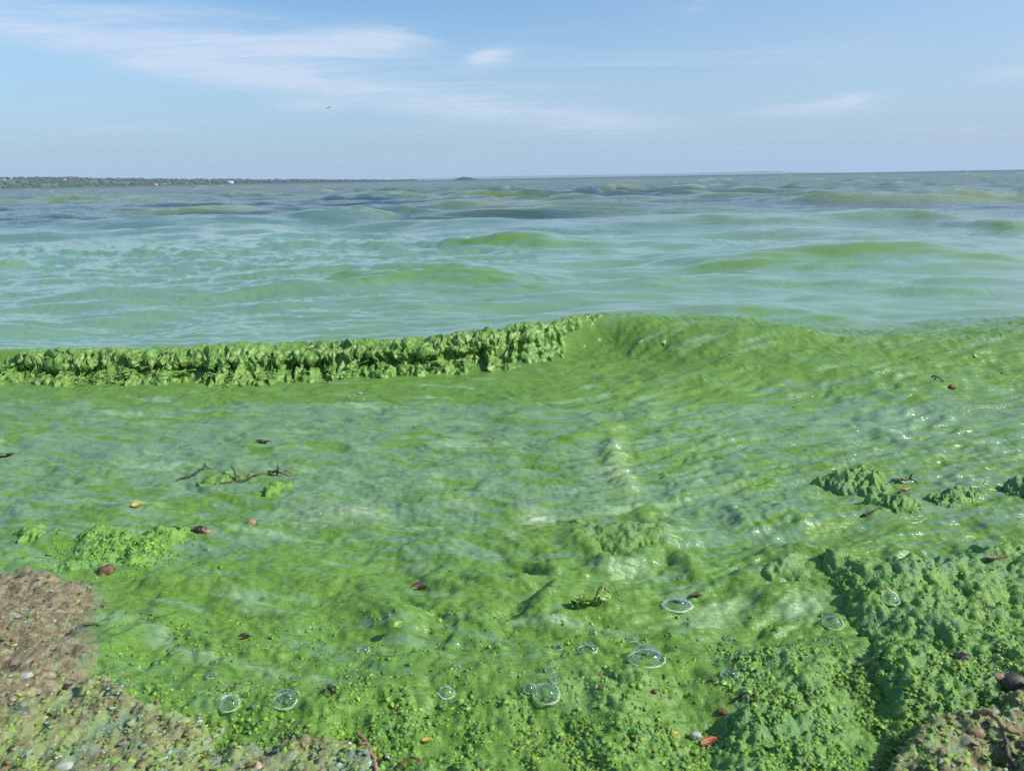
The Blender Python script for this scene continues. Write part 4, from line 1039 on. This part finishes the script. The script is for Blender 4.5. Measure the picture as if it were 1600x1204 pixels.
for k, (px, py, rp, rag, rim, lab) in enumerate((
    (1010, 1029, 29, .05, .16, 'largest round bubble, clear with a pale froth rim on green scum'),
    (1057, 945, 22, .07, .30, 'bubble in a broad collar of pale froth beside a small brown lump'),
    (918, 1016, 15, .14, .22, 'ragged half collapsed bubble, just left of the largest round bubble'),
    (853, 1082, 20, .06, .18, 'second largest round bubble, the big one of a touching cluster of four'),
    (860, 1044, 9, .05, .22, 'upper small bubble of the touching cluster of four'),
    (866, 1062, 8, .05, .2, 'small bubble wedged between the big and the upper bubble of the cluster'),
    (827, 1073, 9, .05, .22, 'small bubble on the outer flank of the touching cluster of four'),
    (988, 998, 9, .06, .25, 'small bubble directly above the largest round bubble'),
    (1140, 1057, 13, .06, .15, 'dark centred oval bubble, alone on the grainy algae below the two tiny ones'),
    (1140, 996, 8, .05, .2, 'tiny bubble, upper one of a pair on the green scum'),
    (1157, 1020, 7, .05, .2, 'tiny bubble, lower one of a pair on the green scum'),
    (697, 1078, 13, .08, .25, 'milky rimmed bubble among bright green grains, below two tiny bubbles'),
    (713, 1041, 8, .06, .22, 'tiny dark centred bubble above the milky rimmed one'),
    (637, 1052, 6, .05, .25, 'tiny bubble beside a red stemmed sprout, under its leaf'),
    (567, 1016, 9, .09, .3, 'small grey froth bubble, nearest to the red stemmed sprout on its left side'),
    (446, 1090, 19, .08, .25, 'broad low bubble with a grey rim, left of the dark stub of weed'),
    (358, 1096, 14, .10, .2, 'frothy whitish bubble in a smear of foam'),
    (872, 1010, 8, .06, .25, 'tiny bubble just left of the ragged half collapsed one'),
    (1301, 972, 15, .10, .18, 'shiny bubble at the edge of the shaded gully'),
    (1391, 938, 12, .08, .25, 'small bubble lodged on top of the lumpy algae bank'),
    (1065, 903, 5, .05, .25, 'tiny bubble above the froth collared one'),
    (1076, 972, 5, .05, .25, 'tiny bubble below the froth collared one'),
    (928, 989, 5, .05, .25, 'tiny bubble above the ragged half collapsed one'),
    (222, 970, 6, .06, .25, 'glinting little bubble close to the edge of the brown mud'),
    (330, 1058, 7, .06, .25, 'small bubble above the frothy whitish one'))):
    bubble(px, py, rp, lab, rag, rim, seed=k)

# ------------------------------------------------------------------ leaves, twigs, stones, flecks
def blade(length, width, curl, bend, n=10, m=5, thick=0.0006):
    t = np.linspace(0, 1, n); w = width * np.sin(np.pi * np.clip(t, 0.02, 0.98) ** 0.8) ** 0.8
    s = np.linspace(-0.5, 0.5, m)
    T, S = np.meshgrid(t, s, indexing='ij')
    x = (T - 0.5) * length; y = S * w[:, None]
    z = curl * width * 4 * S ** 2 * np.sin(np.pi * T) + bend * length * (T - 0.5) ** 2 + 0.04 * width * np.sin(9 * T)
    v = np.stack([x, y, z], -1).reshape(-1, 3); f = grid_faces(n, m)
    v2 = v - np.array([0, 0, thick]); f2 = f[:, ::-1] + len(v)
    rim = list(range(m)) + [i * m + m - 1 for i in range(1, n)] + [(n - 1) * m + j for j in range(m - 2, -1, -1)] + [i * m for i in range(n - 2, 0, -1)]
    q = np.array([(rim[i], rim[i] + len(v), rim[(i + 1) % len(rim)] + len(v), rim[(i + 1) % len(rim)]) for i in range(len(rim))])
    return np.concatenate([v, v2]), np.concatenate([f, f2, q])
def leaf(px, py, lpx, wpx, rz, mat, vein, label, curl=0.35, bend=0.5, lift=0.001, tilt=0.0, group=None):
    s, p = px_scale(px, py)
    o = empty('leaf', (p[0], p[1], float(top(p[0], p[1])[0]) + lift), rz); o.rotation_euler = (tilt, 0, rz)
    tag(o, label, 'leaf', group)
    L, Wd = lpx * s, wpx * s
    v, f = blade(L, Wd, curl, bend); link('blade', mesh_np('blade', v, f, mat), o)
    t = np.linspace(0, 1, 9)
    c = np.stack([(t - 0.5) * L * 1.18 + 0.06 * L, 0 * t, bend * L * (t - 0.5) ** 2 + 0.0006], -1)
    v, f = tube_np(c, 0.03 * Wd * np.linspace(1, .5, 9) + 0.0003, 5); link('midrib', mesh_np('midrib', v, f, vein), o)
    return o
def twig(pts_px, lifts, rad_px, mat, label, name='twig', knots=0, taper=0.5, cat='twig', seed=0):
    s, p0 = px_scale(*pts_px[0]); rad_px *= 0.58
    ps = [P(*q, l) for q, l in zip(pts_px, lifts)]
    base = float(top(*ps[0])[0]); org = np.array([ps[0][0], ps[0][1], base])
    c = np.array([[p[0], p[1], float(top(p[0], p[1])[0]) + l] for p, l in zip(ps, lifts)])
    k = np.arange(len(c)); kk = np.linspace(0, len(c) - 1, max(9, 6 * len(c)))
    cc = np.stack([pchip(kk, k, c[:, i]) for i in range(3)], -1)
    rs = np.random.default_rng(300 + seed)
    cc[1:-1] += rs.normal(0, 0.25 * rad_px * s, (len(cc) - 2, 3))
    r = rad_px * s * np.linspace(1, taper, len(cc)) * (1 + 0.15 * rs.normal(0, 1, len(cc))); r[0] *= .6; r[-1] *= .5
    v, f = tube_np(cc, r, 7)
    o = empty(name, tuple(org)); tag(o, label, cat)
    link('stem', mesh_np('stem', v - org, f, mat), o)
    for q in range(knots):
        i = rs.integers(2, len(cc) - 2); d = rs.normal(0, 1, 3); d[2] = abs(d[2]); d /= np.linalg.norm(d)
        w = np.array([cc[i] + d * t * rad_px * s * 4 for t in np.linspace(0, 1, 5)]) - org
        w[2:, 2] += 0.2 * rad_px * s
        v, f = tube_np(w, rad_px * s * np.array([.7, .6, .5, .4, .15]), 6); link('side_shoot', mesh_np('side_shoot', v, f, mat), o)
    return o
def lump(px, py, wpx, hpx, mat, label, name, cat, seed, flat=0.6, rough=0.18, group=None, lift=-0.12, rz=0.0):
    s, p = px_scale(px, py)
    d = ICO3_V; n = fbm(d[:, 0] * 1.7 + seed, d[:, 1] * 1.7 + d[:, 2] * 1.3, 3, seed)
    v = d * (1 + rough * 2.2 * n)[:, None] * np.array([wpx * s / 2, wpx * s / 2 * 0.75, wpx * s / 2 * flat])
    o = link(name, mesh_np(name, v, ICO3_F, mat)); o.location = (p[0], p[1], float(top(p[0], p[1])[0]) + lift * wpx * s * flat); o.rotation_euler = (0, 0, rz)
    return tag(o, label, cat, group)
M_BROWN = simple_mat('brown_twig', (0.16, 0.090, 0.045), 0.6, col2=(0.065, 0.038, 0.022), scale=140, bump=0.001)
M_DARK = simple_mat('dark_weed', (0.028, 0.022, 0.016), 0.35, col2=(0.060, 0.042, 0.026), scale=160, bump=0.001)
M_STRAW = simple_mat('straw_reed', (0.34, 0.27, 0.12), 0.55, col2=(0.20, 0.16, 0.065), scale=110, bump=0.0006)
M_ORANGE = simple_mat('orange_leaf', (0.30, 0.095, 0.025), 0.5, col2=(0.16, 0.050, 0.018), scale=90)
M_YELLOW = simple_mat('yellow_leaf', (0.46, 0.37, 0.06), 0.5, col2=(0.34, 0.30, 0.06), scale=90)
M_LEAFG = simple_mat('green_leaf', (0.20, 0.36, 0.06), 0.4, col2=(0.13, 0.26, 0.04), scale=90)
M_RED = simple_mat('red_stem', (0.26, 0.085, 0.035), 0.5, 0.3, 90)
M_PINK = simple_mat('pinkish_stone', (0.40, 0.23, 0.14), 0.6, col2=(0.30, 0.17, 0.10), scale=70, bump=0.001)
M_GREY = simple_mat('dark_grey_stone', (0.090, 0.080, 0.070), 0.55, col2=(0.040, 0.036, 0.032), scale=45, bump=0.002)
M_TAN = simple_mat('tan_wood', (0.32, 0.22, 0.13), 0.7, col2=(0.19, 0.12, 0.07), scale=60, bump=0.002)
M_SHELL = simple_mat('white_shell', (0.42, 0.44, 0.40), 0.4, col2=(0.26, 0.30, 0.25), scale=60, bump=0.001)
M_PURPLE = simple_mat('dark_leaf', (0.060, 0.030, 0.030), 0.4, col2=(0.030, 0.018, 0.018), scale=90)

leaf(215, 791, 16, 9, 0.4, M_YELLOW, M_STRAW, 'small bright yellow leaf floating on the film above the vivid algae patch', lift=0.004, tilt=0.5)
leaf(1107, 1161, 30, 12, 0.45, M_ORANGE, M_BROWN, 'orange brown leaf lying curled on the bright green grains', curl=0.6, tilt=0.25)
leaf(1056, 1149, 13, 13, 1.0, M_YELLOW, M_STRAW, 'tiny rounded yellow leaf beside a white shell, near the orange leaf', curl=0.2, tilt=0.3)
leaf(656, 921, 28, 12, 0.35, M_PURPLE, M_DARK, 'dark purple brown leaf curled up on the green folds', curl=0.9, bend=0.7, tilt=0.3)
leaf(1088, 932, 16, 8, -0.1, M_BROWN, M_DARK, 'small brown leaf behind the froth collared bubble', curl=0.7)
leaf(382, 997, 20, 8, 0.3, M_DARK, M_BROWN, 'small black leaf sticking up from the smooth green scum', curl=0.9, tilt=0.4)
leaf(1553, 872, 26, 8, 0.1, M_STRAW, M_BROWN, 'narrow straw coloured leaf flat on the film behind the lumpy bank', curl=0.2)
leaf(412, 691, 24, 7, -0.3, M_DARK, M_DARK, 'thin dark leaf floating on the open film behind the twigs', curl=0.3)
leaf(6, 713, 30, 9, 0.1, M_DARK, M_DARK, 'black leaf floating at the picture edge on the open film', curl=0.3)
leaf(668, 1158, 18, 9, 0.1, M_YELLOW, M_BROWN, 'dull ochre leaf half buried among the bright grains', curl=0.4)
twig([(342, 749), (375, 745), (402, 739), (432, 733), (452, 737)], [.004, .007, .006, .010, .004], 2.4, M_BROWN, 'brown twig lying across the smooth green hummock', knots=2, seed=1)
twig([(432, 737), (434, 728), (433, 718)], [.004, .022, .040], 2.6, M_DARK, 'short dark stub standing upright at the end of the twig', knots=2, seed=2)
twig([(418, 735), (436, 731), (448, 728), (457, 737)], [.004, .014, .018, .004], 3.0, M_TAN, 'bent tan stalk arching beside the upright dark stub', seed=3)
twig([(368, 744), (366, 733), (360, 727)], [.003, .018, .026], 2.6, M_DARK, 'small dark hooked stalk rising from the hummock', knots=1, seed=4)
twig([(275, 748), (292, 738), (306, 731), (318, 722), (330, 724)], [.003, .006, .012, .012, .003], 3.0, M_DARK, 'crooked dark weed stem at the tip of the hummock', knots=2, seed=5)
twig([(240, 820), (262, 824), (285, 823), (302, 827)], [.003, .004, .003, .003], 2.4, M_DARK, 'dark weed strand floating above the vivid algae patch', knots=1, seed=6)
twig([(110, 982), (128, 972), (150, 966)], [.003, .006, .003], 3.4, M_GREY, 'dark grey stick lying on the brown mud', seed=7)
twig([(935, 934), (944, 916), (955, 909), (964, 920), (972, 931), (990, 935)], [.002, .014, .018, .010, .006, .002], 2.0, M_STRAW, 'curved dry reed arching out of the scum left of the froth collared bubble', seed=8, name='reed')
twig([(617, 1026), (618, 1016), (620, 1006)], [.001, .012, .024], 1.6, M_RED, 'thin red stalk of the sprout standing in the scum', seed=9, name='sprout')
leaf(623, 995, 16, 11, 0.8, M_LEAFG, M_STRAW, 'little green leaf at the head of the red stalk', lift=0.026, tilt=0.5)
twig([(1457, 597), (1466, 600), (1474, 604)], [.004, .008, .004], 2.0, M_BROWN, 'thin brown stick riding on the face of the second swell', seed=10)
lump(1487, 604, 12, 12, M_BROWN, 'brown scrap of weed beside the thin stick on the swell', 'weed_scrap', 'weed scrap', 61)
twig([(1295, 738), (1320, 731), (1348, 729), (1378, 728)], [.012, .018, .02, .012], 2.2, M_STRAW, 'dry straw stalks along the crown of the dark wet mound', knots=1, seed=11, name='reed')
twig([(1392, 746), (1405, 743), (1420, 741), (1438, 748)], [.006, .012, .014, .004], 3.6, M_DARK, 'black wet stick between the dark mound and the open film', knots=2, seed=12)
twig([(1405, 764), (1412, 760), (1424, 758)], [.004, .006, .004], 3.5, M_PINK, 'reddish splinter of root beside the dark mound', knots=3, seed=13)
twig([(1516, 764), (1532, 757), (1542, 744)], [.004, .012, .03], 2.4, M_LEAFG, 'thin green stalk rising between the two rounded lumps', knots=1, seed=14, name='stalk')
twig([(1345, 800), (1362, 797), (1378, 793)], [.002, .005, .003], 3.0, M_DARK, 'dark twig under the low lump below the wet mound', seed=15)
twig([(1425, 810), (1440, 805), (1455, 798)], [.000, .001, .000], 2.0, M_SHELL, 'pale wet sliver glistening in front of the rounded lump', seed=16, name='sliver', cat='sliver')
twig([(1518, 1136), (1545, 1146), (1570, 1158), (1590, 1166)], [.008, .014, .014, .010], 7.0, M_TAN, 'stout tan stick lying on the crusted shore', knots=2, taper=.7, seed=17, name='stick', cat='stick')
twig([(1566, 1172), (1574, 1190), (1584, 1208)], [.006, .012, .008], 5.5, M_GREY, 'short dark grey stick below the stout tan one', taper=.8, seed=18, name='stick', cat='stick')
twig([(1548, 1082), (1565, 1100), (1578, 1124)], [.004, .012, .006], 2.2, M_DARK, 'fine dark bent root between the grey stone and the stout stick', knots=2, seed=19)
twig([(556, 1136), (572, 1152), (583, 1178), (588, 1200)], [.006, .010, .010, .008], 5.0, M_TAN, 'weathered grey tan stick lying down the crusted shore', knots=1, taper=.8, seed=20, name='stick', cat='stick')
twig([(622, 1192), (640, 1174), (654, 1180), (652, 1198)], [.004, .014, .014, .004], 4.0, M_BROWN, 'curled brown root loop among the grains next to the weathered stick', knots=1, seed=21, name='root', cat='root')
twig([(514, 1078), (518, 1088), (520, 1098)], [.006, .016, .004], 5.0, M_PURPLE, 'dark red brown stub of weed among the bright grains', knots=2, seed=22, name='weed_stub', cat='weed')
twig([(1146, 1092), (1165, 1086), (1180, 1096)], [.003, .008, .003], 3.4, M_DARK, 'dark bent twig on the grainy bank below the oval bubble', knots=1, seed=23)
twig([(1478, 888), (1505, 884), (1540, 892), (1575, 890)], [.003, .004, .004, .003], 2.0, M_BROWN, 'long thin brown stalk stretched over the lumpy bank', knots=1, seed=24)
lump(393, 816, 15, 13, M_PINK, 'round pinkish orange pebble sitting in the green film', 'pebble', 'pebble', 71, 0.8, 0.08)
lump(312, 826, 18, 14, M_DARK, 'dark lump of weed with a pebble by the vivid algae patch', 'weed_lump', 'weed lump', 72)
lump(323, 830, 11, 8, M_PINK, 'small pink pebble touching the dark lump of weed', 'pebble', 'pebble', 73, 0.6, 0.08)
lump(165, 892, 26, 24, M_BROWN, 'rust brown clod between the vivid patch and the brown mud', 'clod', 'clod', 74, 0.8, 0.25)
lump(1588, 1064, 38, 30, M_GREY, 'dark grey stone at the picture edge above the sticks', 'stone', 'stone', 75, 0.7, 0.12)
lump(1560, 1057, 17, 16, M_TAN, 'small tan pebble against the dark grey stone', 'pebble', 'pebble', 76, 0.8, 0.12)
lump(1526, 1144, 20, 16, M_TAN, 'tan nodule beside the thick end of the stout stick', 'pebble', 'pebble', 77, 0.8, 0.15)
lump(1087, 1148, 16, 18, M_SHELL, 'white scrap of shell between the yellow and the orange leaf', 'shell', 'shell', 78, 0.7, 0.25)
lump(100, 1196, 22, 10, M_SHELL, 'pale flat stone on the flaky shore', 'stone', 'stone', 79, 0.35, 0.1)
lump(1504, 1028, 26, 20, M_DARK, 'black clump of weed on the far slope of the lumpy bank', 'weed_lump', 'weed lump', 80, 0.7, 0.25)
lump(105, 1072, 14, 10, M_DARK, 'black fragment of weed on the flaky edge of the mud', 'weed_lump', 'weed lump', 81, 0.5, 0.25)
lump(40, 1055, 18, 10, M_SHELL, 'pale green tinged chip of stone lying on the brown mud', 'stone', 'stone', 82, 0.4, 0.15)
lump(1128, 1110, 14, 12, M_BROWN, 'brown bit of weed on the grainy bank near the dark bent twig', 'weed_scrap', 'weed scrap', 83, 0.6, 0.2)
# leafy sprig floating by the reed
def sprig():
    s, p = px_scale(922, 946); z = float(top(p[0], p[1])[0])
    o = empty('sprig', (p[0], p[1], z + 0.002), 0.1); tag(o, 'lime green leafy sprig floating just left of the curved dry reed', 'sprig')
    L = 56 * s; t = np.linspace(0, 1, 8); c = np.stack([(t - .5) * L, 0.06 * L * np.sin(4 * t), 0.003 + 0.004 * np.sin(3 * t)], -1)
    v, f = tube_np(c, np.linspace(.0014, .0008, 8), 5); link('stem', mesh_np('stem', v, f, M_LEAFG), o)
    lm = mesh_np('leaflet', *blade(15 * s, 10 * s, 0.3, 0.4, 6, 3), M_LEAFG)
    rs = np.random.default_rng(9)
    for k in range(18):
        i = k / 17; q = link('leaflet', lm, o); q.location = ((i - .5) * L, rs.normal(0, .1) * L * .5, 0.005 + rs.uniform(0, .008)); q.rotation_euler = (rs.normal(0, .5), rs.normal(0, .5), rs.uniform(0, 6.28))
sprig()
for k, (px, py, w, lab) in enumerate(((935, 530, 12, 'white fleck of foam high on the swell, just past the tip of the breaker'), (966, 537, 12, 'roundest white foam fleck in the middle of the swell face row'), (1000, 534, 13, 'foam fleck in the swell face row, third from the breaker'),
                                      (1037, 535, 13, 'foam fleck at the far end of the swell face row'), (912, 541, 9, 'small foam fleck closest under the tip of the breaker'), (810, 572, 12, 'lone foam fleck below the breaking lip'), (563, 614, 13, 'lone foam fleck in the trough in front of the breaker'),
                                      (1237, 694, 14, 'pale foam scrap on the open film toward the dark mound'), (1245, 620, 11, 'foam fleck under the second swell, with another beside it'), (1268, 618, 9, 'small foam fleck beside its twin under the second swell'), (1525, 556, 10, 'foam fleck near the crest of the swell at the far side'))):
    s, p = px_scale(px, py)
    d = ICO2_V; n = fbm(d[:, 0] * 1.5 + k, d[:, 1] * 1.5, 2, 900 + k)
    sc_ = 0.62 * w * s / 2
    v = d * (1 + 1.0 * n)[:, None] * np.array([sc_, sc_ * 1.5, sc_ * 0.10])
    q = p; zc = float(top(q[0], q[1])[0])
    o = link('foam_fleck', mesh_np('foam_fleck', v, ICO2_F, M_FOAM)); o.location = (q[0], q[1], zc + 0.05 * sc_)
    h_ = 0.02; nx = -(float(top(q[0] + h_, q[1])[0]) - float(top(q[0] - h_, q[1])[0])) / (2 * h_); ny = -(float(top(q[0], q[1] + h_)[0]) - float(top(q[0], q[1] - h_)[0])) / (2 * h_)
    o.rotation_euler = Vector((nx, ny, 1)).to_track_quat('Z', 'Y').to_euler()
    tag(o, lab, 'foam', 'foam flecks on the swell')

# ------------------------------------------------------------------ the gull
def gull():
    c = away(513, 168, 130.0)
    o = empty('gull', tuple(c), 0.6); tag(o, 'gull flying low in the sky with its wings arched down', 'bird')
    M_GULL = simple_mat('gull_back', (0.10, 0.10, 0.11), 0.7, 0.2, 5.0); M_GW = simple_mat('gull_belly', (0.75, 0.75, 0.73), 0.7, 0.1, 5.0)
    t = np.linspace(0, 1, 11); r = 0.085 * np.array([.12, .42, .62, .6, .8, 1, 1, .85, .6, .38, .2])
    v, f = tube_np(np.stack([0.30 - 0.56 * t, 0 * t, 0.02 * np.sin(3 * t)], -1), r, 10); link('body', mesh_np('body', v, f, M_GW), o)
    v, f = tube_np(np.array([(0.29, 0, 0), (0.33, 0, -.004), (0.36, 0, -.015)]), [.022, .014, .004], 6); link('bill', mesh_np('bill', v, f, M_YELLOW), o)
    v, f = blade(0.24, 0.16, 0.0, 0.1, thick=.01); link('tail', mesh_np('tail', v + np.array([-.32, 0, .01]), f, M_GW), o)
    for sgn in (-1, 1):
        u = np.linspace(0, 1, 12); ch = 0.20 * (1 - u) ** 0.6 + 0.01
        y = sgn * (0.06 + 0.46 * np.sin(u * 1.45)); z = 0.04 + 0.13 * np.sin(u * 2.2) - 0.42 * u ** 2.2; x = 0.08 - 0.16 * u ** 2
        V = []
        for k, (a, b) in enumerate(((.45, 0), (0, .018), (-.55, 0), (0, -.008))):
            V.append(np.stack([x + a * ch, y, z + b], -1))
        V = np.concatenate(V); n = 12
        F = np.array([(j * n + i, j * n + i + 1, ((j + 1) % 4) * n + i + 1, ((j + 1) % 4) * n + i) for j in range(4) for i in range(n - 1)])
        link('wing', mesh_np('wing', V, F, M_GULL), o)
gull()
